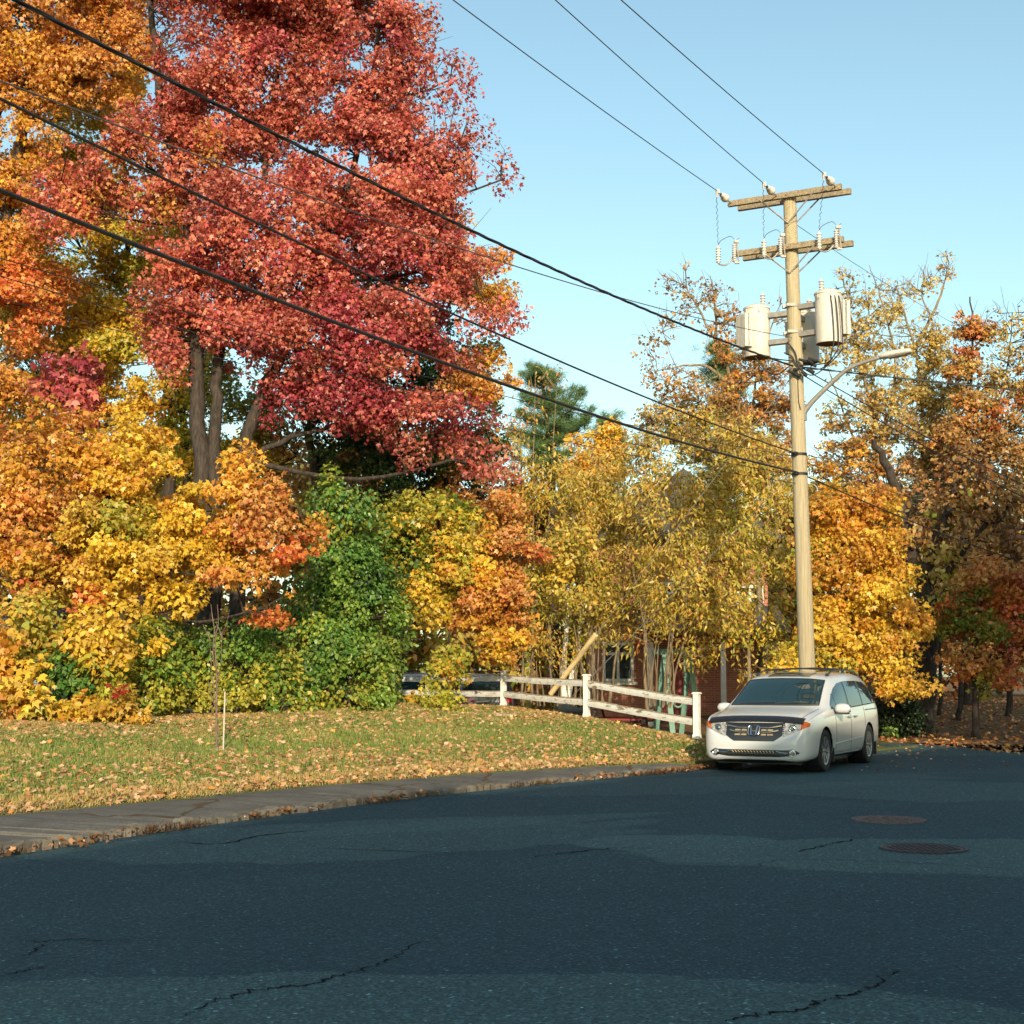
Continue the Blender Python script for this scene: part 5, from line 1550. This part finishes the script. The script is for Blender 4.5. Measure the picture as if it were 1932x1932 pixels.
# ------------------------------------------------------------------ cars
ST = [  # x, half width, bottom, belt, roof half width, roof centre height
    (0.00, .60, .30, .50, .42, .585), (0.03, .77, .225, .575, .58, .67), (0.09, .87, .19, .70, .74, .80), (0.17, .93, .18, .82, .82, .915), (0.33, .975, .18, .91, .875, .985),
    (0.68, .995, .20, .975, .89, 1.05), (1.05, 1.0, .20, 1.01, .88, 1.10), (1.22, 1.0, .20, 1.02, .85, 1.16), (1.60, 1.0, .20, 1.03, .79, 1.40), (2.00, 1.0, .20, 1.04, .75, 1.62),
    (2.25, 1.0, .20, 1.05, .755, 1.69), (3.0, 1.0, .20, 1.06, .765, 1.745), (3.8, 1.0, .20, 1.07, .755, 1.74), (4.45, .99, .21, 1.10, .725, 1.70), (4.82, .965, .22, 1.12, .69, 1.60),
    (4.98, .93, .23, 1.11, .61, 1.32), (5.08, .88, .26, 1.0, .60, 1.10), (5.13, .80, .32, .86, .52, .95), (5.15, .66, .40, .74, .44, .82)]
def section(x, w_, zb_, be, r_, zr):
    h = be - zb_
    half = [(0, zb_), (.80 * w_, zb_ + .002), (.955 * w_, zb_ + .07 * h), (.99 * w_, zb_ + .26 * h), (1.0 * w_, zb_ + .55 * h), (.99 * w_, zb_ + .84 * h), (.955 * w_, be)]
    ez = zr - .055 - .02 * (zr > 1.3)
    half += [((.93 * w_ + r_ + .05) / 2 + .02, (be + ez) / 2 + .01), (r_ + .035, ez - .02), (r_ - .06, zr - .028), (r_ * .55, zr - .006), (0, zr)]
    full = half + [(-y_, z_) for y_, z_ in reversed(half[1:-1])]
    return [Vector((x, y_, z_)) for y_, z_ in full]
WX, WR = (1.0, 4.0), .365
def car_body():
    m = MB()
    secs = [section(*s) for s in ST]
    n = len(secs[0])
    vs = [p for s in secs for p in s]
    fs = []
    for i in range(len(secs) - 1):
        for k in range(n):
            k2 = (k + 1) % n
            fs.append((i * n + k, (i + 1) * n + k, (i + 1) * n + k2, i * n + k2))
    fs.append(tuple(range(n))); fs.append(tuple((len(secs) - 1) * n + k for k in reversed(range(n))))
    me = bpy.data.meshes.new("body"); me.from_pydata(vs, [], fs); me.update()
    o = bpy.data.objects.new("body_cage", me); COL.objects.link(o)
    o.modifiers.new("s", "SUBSURF").levels = 3
    cut = MB()
    for x_ in WX:
        for s in (-1, 1):
            cut.lathe([(0, 0), (WR + .055, 0), (WR + .055, .42), (0, .42)], (x_, s * .66, WR - .005), (0, s, 0), 40)
    co = cut.build("arch_cutter", None, None)
    bm_ = o.modifiers.new("b", "BOOLEAN"); bm_.operation = "DIFFERENCE"; bm_.object = co; bm_.solver = "EXACT"
    dg = bpy.context.evaluated_depsgraph_get()
    ev = o.evaluated_get(dg)
    me2 = bpy.data.meshes.new_from_object(ev)
    bpy.data.objects.remove(o); bpy.data.objects.remove(co)
    me2.name = "body"
    me2.materials.clear()
    me2.polygons.foreach_set("use_smooth", [True] * len(me2.polygons))
    me2.set_sharp_from_angle(angle=R(38))
    bvh = BVHTree.FromPolygons([v.co.copy() for v in me2.vertices], [tuple(p.vertices) for p in me2.polygons])
    return me2, bvh
BODY, BVH = car_body()
def hit(o_, d_):
    r_ = BVH.ray_cast(Vector(o_), Vector(d_))
    return r_[0], r_[1]
def front(y_, z_, off=.004):
    p, n = hit((-1, y_, z_), (1, 0, 0))
    if p is None: p, n = Vector((.3, y_, z_)), Vector((-1, 0, 0))
    return p + (n if n.x < 0 else -n) * off
def rearp(y_, z_, off=.004):
    p, n = hit((6.5, y_, z_), (-1, 0, 0))
    if p is None: p, n = Vector((5.0, y_, z_)), Vector((1, 0, 0))
    return p + (n if n.x > 0 else -n) * off
def sidep(s):
    def f(x_, z_, off=.004):
        p, n = hit((x_, s * 2, z_), (0, -s, 0))
        if p is None: p, n = Vector((x_, s * .9, z_)), Vector((0, s, 0))
        return p + (n if n.y * s > 0 else -n) * off
    return f
def patch(f, lo, hi, u0, u1, nu=18, nv=6, off=.004, th=.004):
    """sheet on the body between the curves lo(u) and hi(u), with its own thickness"""
    m = MB()
    g1, g2 = [], []
    for i in range(nu + 1):
        u = u0 + (u1 - u0) * i / nu
        a, c = lo(u), hi(u)
        g1.append([f(u, a + (c - a) * k / nv, off + th) for k in range(nv + 1)])
        g2.append([f(u, a + (c - a) * k / nv, off - .012) for k in range(nv + 1)])
    m.grid(g1); 
    rim1 = g1[0] + [r[-1] for r in g1[1:]] + list(reversed(g1[-1][:-1])) + [r[0] for r in reversed(g1[1:-1])]
    rim2 = g2[0] + [r[-1] for r in g2[1:]] + list(reversed(g2[-1][:-1])) + [r[0] for r in reversed(g2[1:-1])]
    m.grid([rim1 + rim1[:1], rim2 + rim2[:1]], False)
    return m
def lerpc(pts):
    X = [p[0] for p in pts]; Z = [p[1] for p in pts]
    return lambda u: float(np.interp(u, X, Z))
def paint(name, c, rough=.28, metal=0.0):
    t = NT(name); t.col(c)
    t.b.inputs["Coat Weight"].default_value = .8; t.b.inputs["Coat Roughness"].default_value = .05
    return t.set(Roughness=rough, Metallic=metal)
M["chrome"] = glass_mat("chrome", (.62, .62, .62), .12); M["chrome"].node_tree.nodes["Principled BSDF"].inputs["Metallic"].default_value = 1.0
M["alloy"] = varied("alloy_wheel", (.30, .31, .32), (.38, .39, .40), 8, .3, metal=.7)
M["carglass"] = glass_mat("tinted_glass", (.014, .036, .044), .03)
M["lampglass"] = varied("headlamp_lens", (.10, .10, .095), (.62, .61, .57), 22, .1, metal=.25, spec=.8)
M["amber"] = glass_mat("amber_lens", (.45, .10, .02), .15)
M["redlens"] = glass_mat("red_lens", (.42, .012, .015), .12)
M["trim"] = glass_mat("black_trim", (.012, .012, .013), .35)
M["tyre"] = varied("tyre_rubber", (.014, .014, .015), (.03, .03, .03), 14, .85)
def wheel(parent, x_, s):
    c = Vector((x_, s * .875, WR)); ax = Vector((0, s, 0))
    ty = MB().lathe([(.235, -.10), (.30, -.115), (.345, -.105), (WR, -.07), (WR, .07), (.345, .105), (.30, .115), (.245, .10), (.235, .09)], c, ax, 36)
    wh = ty.build("wheel", M["tyre"], parent)
    rim = MB().lathe([(.245, .08), (.242, .10), (.225, .092), (.215, .02), (.21, -.08)], c, ax, 36)
    rim.lathe([(.0, .085), (.035, .084), (.045, .07), (.05, .0)], c, ax, 16)
    for k in range(7):
        a0 = 2 * math.pi * k / 7
        for da in (-.11, .11):
            p0 = c + ax * .066 + Vector((math.cos(a0) * .045, 0, math.sin(a0) * .045))
            p1 = c + ax * .084 + Vector((math.cos(a0 + da) * .226, 0, math.sin(a0 + da) * .226))
            rim.beam(p0, p1, .030, .022, ax)
    rim.build("rim", M["alloy"], wh)
    MB().lathe([(0, .0), (.215, .0)], c - ax * .02, ax, 28).build("brake", M["trim"], wh)
def make_car(name, label, loc, rot, mat, group=None, van=True, scale=(1, 1, 1)):
    root = bpy.data.objects.new(name, None); COL.objects.link(root)
    root.location = loc; root.rotation_euler = (0, 0, rot); root.scale = scale
    tag(root, label, "van" if van else "car", group)
    body = link("body", BODY.copy(), mat, root)
    for x_ in WX:
        for s in (-1, 1):
            wheel(root, x_, s)
            MB().lathe([(0, 0), (WR + .045, 0), (WR + .045, .30)], (x_, s * .64, WR - .005), (0, s, 0), 32).build("wheel_well", M["trim"], root)
    # glass
    ws = patch(lambda y_, z_, o_=.004: front(y_, z_, o_), lambda y_: 1.150 - .02 * (abs(y_) / .8) ** 2, lambda y_: 1.60 - .05 * (abs(y_) / .66) ** 3, -.60, .60, 24, 10)
    P = MB()
    # windshield as trapezoid: widen towards the cowl
    g = []
    for i in range(25):
        t_ = -1 + 2 * i / 24
        row = []
        for k in range(11):
            q = k / 10
            hw = .80 + (.70 - .80) * q
            z_ = 1.135 + (1.60 - 1.135) * q - .035 * (abs(t_) ** 3) * q - .0
            row.append(front(t_ * hw, z_, .006))
        g.append(row)
    P.grid(g, True, False)
    P.build("windshield", M["carglass"], root)
    # dark frit edge and cowl
    e = MB()
    e.tube([r[0] for r in g], .018, 5); e.tube([r[-1] for r in g], .011, 5); e.tube(g[0], .012, 5); e.tube(g[-1], .012, 5)
    e.build("windshield_seal", M["trim"], root)
    wp = MB()
    for y0, y1 in ((.62, -.02), (-.02, -.62)):
        a, c = front(y0, 1.152, .02), front(y1, 1.178, .02)
        wp.tube([a, a.lerp(c, .5) + Vector((-.01, 0, .004)), c], .009, 5)
    wp.build("wiper", M["trim"], root)
    top_c = lerpc([(1.50, 1.13), (1.75, 1.28), (2.05, 1.43), (2.35, 1.52), (2.8, 1.555), (3.6, 1.56), (4.2, 1.53), (4.55, 1.44), (4.78, 1.20)])
    bot_c = lerpc([(1.50, 1.06), (2.4, 1.08), (3.5, 1.11), (4.78, 1.15)])
    for s in (-1, 1):
        sp = sidep(s)
        for (u0, u1, nm) in ((1.53, 1.84, "quarter_window"), (1.88, 2.62, "side_window"), (2.72, 3.62, "side_window"), (3.72, 4.74, "side_window")):
            patch(sp, bot_c, top_c, u0, u1, 16, 6, .004, .002).build(nm, M["carglass"], root)
        ch = MB().tube([sp(u, bot_c(u) - .012, .006) for u in np.linspace(1.6, 4.7, 24)], .010, 5)
        ch.build("window_trim", M["chrome"], root)
        pil = MB()
        for u in (1.86, 2.67, 3.67):
            pil.grid([[sp(u + dx, bot_c(u) + (top_c(u) - bot_c(u)) * k / 6, .0045) for k in range(7)] for dx in (-.05, 0, .05)])
        pil.build("door_pillar", M["trim"], root)
        seam = MB()
        for u in (1.66, 2.68, 3.70):
            seam.tube([sp(u, z_, .0) for z_ in np.linspace(.30, 1.06, 14)], .0045, 4, False)
        seam.tube([sp(u, .30, .0) for u in np.linspace(1.5, 3.55, 14)], .0045, 4, False)
        seam.build("door_seam", M["trim"], root)
        patch(sp, lambda u: 1.002 + .012 * (u - 3.7), lambda u: 1.022 + .012 * (u - 3.7), 3.78, 4.86, 12, 1, .004, .003).build("door_track", M["trim"], root)
        for u in (2.42, 2.86):
            MB().tube([sp(u, .905, .0), sp(u + .03, .907, .035), sp(u + .19, .91, .035), sp(u + .22, .912, .0)], .014, 7).build("door_handle", M["chrome"], root)
        # sculpted lower crease and sill
        MB().tube([sp(u, .46 + .035 * (u - 1.7), .0) for u in np.linspace(1.6, 3.45, 14)], .012, 5).build("door_crease", mat, root)
        patch(sp, lambda u: .205, lambda u: .275, 1.46, 3.56, 12, 2, .004, .012).build("sill", M["trim"], root)
        for u in (WX[0] + .45, WX[1] + .45):
            MB().box((u, s * .90, .27), (.03, .20, .25)).build("mud_flap", M["black"], root)
        # mirror
        mr = MB(); c = Vector((1.70, s * 1.10, 1.075)); rows = []
        for k in range(9):
            q = -1 + 2 * k / 8
            rr_ = max(0.02, math.sqrt(max(0, 1 - q * q)) ** .7)
            rows.append([c + Vector((.085 * rr_ * math.cos(a_) - .0, s * .15 * q, .092 * rr_ * math.sin(a_))) for a_ in [2 * math.pi * j_ / 14 for j_ in range(15)]])
        mr.grid(rows)
        mi = mr.build("mirror", mat, root)
        MB().tube([c + Vector((0, -s * .10, -.05)), Vector((1.68, s * .90, 1.02))], [.035, .045], 8).box(c + Vector((-.0, 0, -.086)), (.12, .22, .03)).build("mirror_base", M["trim"], mi)
        MB().box(c + Vector((.082, 0, 0)), (.012, .24, .13)).build("mirror_glass", M["carglass"], mi)
        # roof rail
        yy = .66
        pr = []
        for u in np.linspace(2.28, 4.5, 14):
            h_, n_ = hit((u, s * yy, 3), (0, 0, -1))
            k = min(1, (u - 2.28) / .25, (4.5 - u) / .25)
            pr.append(h_ + Vector((0, 0, .005 + .055 * k)))
        rl = MB().tube(pr, .017, 7)
        for u in (2.34, 3.4, 4.44):
            h_, n_ = hit((u, s * yy, 3), (0, 0, -1)); rl.box(h_ + Vector((0, 0, .02)), (.12, .04, .06))
        rl.build("roof_rail", M["trim"], root)
    for u in (2.75, 3.75):
        a, c = [hit((u, s * .66, 3), (0, 0, -1))[0] + Vector((0, 0, .075)) for s in (-1, 1)]
        MB().tube([a, a.lerp(c, .5) + Vector((0, 0, .03)), c], .016, 6).build("crossbar", M["trim"], root)
    h_ = [[hit((x_, y_, 3), (0, 0, -1))[0] + Vector((0, 0, .004)) for y_ in np.linspace(-.40, .40, 7)] for x_ in np.linspace(2.10, 2.62, 7)]
    MB().grid(h_, True, False).build("sunroof", M["carglass"], root)
    # front: deflector, grille, lamps, lower intake
    hood_seam = MB()
    for s in (-1, 1):
        hood_seam.tube([hit((x_, s * float(np.interp(x_, [.3, 1.1], [.78, .835])), 3), (0, 0, -1))[0] for x_ in np.linspace(.3, 1.12, 12)], .005, 4, False)
    hood_seam.build("hood_seam", M["trim"], root)
    df = MB(); rows = []
    for i in range(25):
        y_ = -.84 + 1.68 * i / 24
        sag = .035 * (abs(y_) / .8) ** 3
        z0, z1 = .855 - sag, .945 - sag
        a, c = front(y_, z0, .035), front(y_, z1, .03)
        rows.append([a + Vector((.03, 0, -.0)), a, a.lerp(c, .5) + Vector((-.015, 0, 0)), c, c + Vector((.06, 0, .0))])
    df.grid(rows)
    df.build("bug_deflector", M["trim"], root)
    gz_lo = lerpc([(-.53, .66), (-.36, .545), (.36, .545), (.53, .66)])
    gr_ = patch(front, gz_lo, lambda u: .85, -.53, .53, 24, 6, .003, .004).build("grille", M["trim"], root)
    bars = MB()
    for (z_, hw, dz) in ((.765, .48, .035), (.690, .43, .045)):
        for s in (-1, 1):
            bars.tube([front(s * y_, z_ + dz * max(0, (y_ - .28) / .2), .016) for y_ in np.linspace(.10, hw, 9)], .015, 7)
    bars.build("grille_bar", M["chrome"], gr_)
    slots = MB()
    for z_ in (.728, .652):
        for (y0, y1) in ((-.34, -.24), (-.22, -.13), (.13, .22), (.24, .34)):
            slots.grid([[front(y_, z_ + d_, .010) for d_ in (-.013, .013)] for y_ in np.linspace(y0, y1, 4)], True)
    slots.build("grille_slot", varied("grille_mesh", (.22, .18, .11), (.35, .28, .17), 20, .5), gr_)
    em = MB()
    pts = []
    for k in range(29):
        a_ = 2 * math.pi * k / 28
        cx_, cz_ = math.cos(a_), math.sin(a_)
        yv = .098 * (abs(cx_) ** .55) * (1 if cx_ > 0 else -1) * (1.0 + .10 * cz_)
        zv = .083 * (abs(cz_) ** .55) * (1 if cz_ > 0 else -1)
        pts.append(front(yv, .712 + zv, .026))
    em.tube(pts, .008, 6, False)
    for s in (-1, 1):
        em.beam(front(s * .040, .642, .026), front(s * .056, .782, .026), .022, .014, (1, 0, 0))
    em.beam(front(-.042, .706, .026), front(.042, .706, .026), .014, .022, (0, 0, 1))
    em.build("emblem", M["chrome"], gr_)
    MB().grid([[front(y_, z_, .014) for z_ in np.linspace(.638, .786, 4)] for y_ in np.linspace(-.085, .085, 5)], True).build("emblem_plate", M["trim"], gr_)
    for s in (-1, 1):
        lo_ = lerpc([(.50, .62), (.56, .635), (.80, .735), (.925, .80)]); hi_ = lerpc([(.50, .83), (.70, .85), (.86, .875), (.925, .85)])
        fr = lambda y_, z_, o_=.004, s=s: front(s * y_, z_, o_)
        hl = patch(fr, lo_, hi_, .50, .80, 14, 6, .003, .004).build("headlight", M["lampglass"], root)
        MB().lathe([(.0, .016), (.035, .02), (.05, .012), (.062, .016), (.066, .0)], fr(.67, .762, .004), (-1, s * .25, .1), 18).build("projector", M["chrome"], hl)
        MB().lathe([(.0, .02), (.03, .018), (.036, .0)], fr(.67, .762, .012), (-1, s * .25, .1), 14).build("projector_lens", M["pane"], hl)
        patch(fr, lo_, hi_, .802, .923, 8, 6, .003, .004).build("turn_signal", M["amber"], root)
        fg = MB().lathe([(.0, .018), (.04, .018), (.05, .010), (.058, .018), (.066, .0)], front(s * .68, .355, .006), (-1, s * .3, 0), 18)
        fgo = fg.build("fog_light", M["chrome"], root)
        MB().lathe([(.0, .020), (.036, .019)], front(s * .68, .355, .008), (-1, s * .3, 0), 14).build("fog_lens", M["lampglass"], fgo)
        MB().tube([front(s * y_, z_, .010) for y_, z_ in ((.40, .375), (.50, .352), (.60, .348))], .012, 6).build("fog_trim", M["chrome"], root)
    patch(front, lerpc([(-.79, .345), (-.72, .318), (-.45, .285), (.45, .285), (.72, .318), (.79, .345)]), lerpc([(-.79, .36), (-.72, .405), (-.5, .40), (.5, .40), (.72, .405), (.79, .36)]), -.79, .79, 30, 4, .003, .004).build("lower_intake", M["trim"], root)
    MB().tube([front(y_, .338, .012) for y_ in np.linspace(-.60, .60, 18)], .006, 5).build("intake_bar", M["chrome"], root)
    ms = MB()
    for k in range(14):
        y_ = -.36 + k * .055
        ms.tube([front(y_, .355, .010), front(y_ + .03, .385, .010)], .006, 4)
    ms.build("intake_mesh", M["gwrap"], root)
    patch(front, lerpc([(-.78, .20), (0, .185), (.78, .20)]), lerpc([(-.78, .205), (-.5, .235), (.5, .235), (.78, .205)]), -.74, .74, 24, 2, .003, .012).build("chin_spoiler", M["trim"], root)
    MB().box((2.5, 0, .20), (4.4, 1.5, .10)).build("underbody", M["trim"], root)
    # rear
    for s in (-1, 1):
        fr = lambda y_, z_, o_=.004, s=s: rearp(s * y_, z_, o_)
        patch(fr, lerpc([(.45, .86), (.80, .84)]), lerpc([(.45, 1.02), (.80, 1.12)]), .45, .82, 10, 5, .003, .006).build("tail_light", M["redlens"], root)
    g = [[rearp(t_ * (.66 - .10 * k / 6), 1.17 + .34 * k / 6, .005) for k in range(7)] for t_ in np.linspace(-1, 1, 15)]
    MB().grid(g, True, True).build("rear_window", M["carglass"], root)
    return root
TH_CAR = R(27.5)
whitep = paint("pearl_white_paint", (.55, .56, .56), .3)
fl = gnd(1553, 1456)                      # where the front left tyre stands
rdir = Vector((math.sin(TH_CAR), math.cos(TH_CAR), 0)); pdir = Vector((-math.cos(TH_CAR), math.sin(TH_CAR), 0))
origin = fl - rdir * WX[0] + pdir * .92
make_car("parked_van", "pearl white minivan parked at the kerb with roof rails and a dark bonnet deflector", origin + Vector((0, 0, .002)), math.pi / 2 - TH_CAR, whitep)
PK = "cars parked behind the fence"
p = at(905, 1, 45); 
make_car("parked_car", "dark grey car with a round red tail lamp showing between the fence rails", Vector((p.x - .4, 45.2 + 5.0, .03)), R(-90) + R(8), paint("dark_grey_paint", (.02, .024, .03)), PK, False, (.95, .92, .98))
p = at(795, 1, 46)
make_car("parked_car", "dark blue car glimpsed above the rail at the fence's hedge end", Vector((p.x - .3, 46 + 5.0, .03)), R(-90) + R(4), paint("dark_blue_paint", (.012, .03, .05)), PK, False, (.95, .92, 1.0))

# ------------------------------------------------------------------ houses across the street, behind the camera: they shade the road
e1, e2 = gnd(0, 1626), gnd(820, 1494)
Ls = -SUN_H
Hh = 11.0
shift = -Ls * (Hh / math.tan(SUN_EL))
r1, r2 = e1 + shift, e2 + shift
sd = (r2 - r1).normalized()
ac = Vector((sd.y, -sd.x, 0))
def row_house(s0, s1, label, mat):
    a, c = r1 + sd * s0, r1 + sd * s1
    root = thing("row_house", label, "house", (a + c) / 2, "houses across the street")
    hw = 4.2
    q = [a - ac * hw, c - ac * hw, c + ac * hw, a + ac * hw]
    MB().prism([Vector((p_.x, p_.y, -.05)) for p_ in q], (0, 0, 8.05)).build("wall", mat, root)
    ov = .35
    gable = lambda e, o_: [e - ac * (hw + ov) + UP * 7.85 + o_, e + ac * (hw + ov) + UP * 7.85 + o_, e + UP * Hh + o_]
    MB().prism([v_ for v_ in gable(a, -sd * ov)], (c - a) + sd * 2 * ov).build("roof", M["slate"], root)
    for fl_ in (1.0, 4.0):
        n = int((s1 - s0) / 3)
        for k in range(n):
            p_ = a.lerp(c, (k + .5) / n) - ac * (hw + .03)
            b_ = MB().beam(p_ + UP * (fl_ + .05) - sd * .0, p_ + UP * (fl_ + 1.65), 1.1, .10, ac)
            f_ = b_.build("window", M["creampaint"], root)
            sub(MB().beam(p_ - ac * .06 + UP * (fl_ + .16), p_ - ac * .06 + UP * (fl_ + 1.54), .9, .03, ac).build("pane", M["pane"], None), f_)
L12 = (r2 - r1).length
row_house(-9.0, L12, "brick house across the street behind the viewer, nearer one", M["brick"])
r1, r2 = gnd(820, 1504) + shift, gnd(1330, 1455) + shift
sd = (r2 - r1).normalized(); ac = Vector((sd.y, -sd.x, 0)); L12 = (r2 - r1).length
row_house(-.3, L12 + 14.0, "clapboard house across the street behind the viewer, farther one", M["creampaint"])
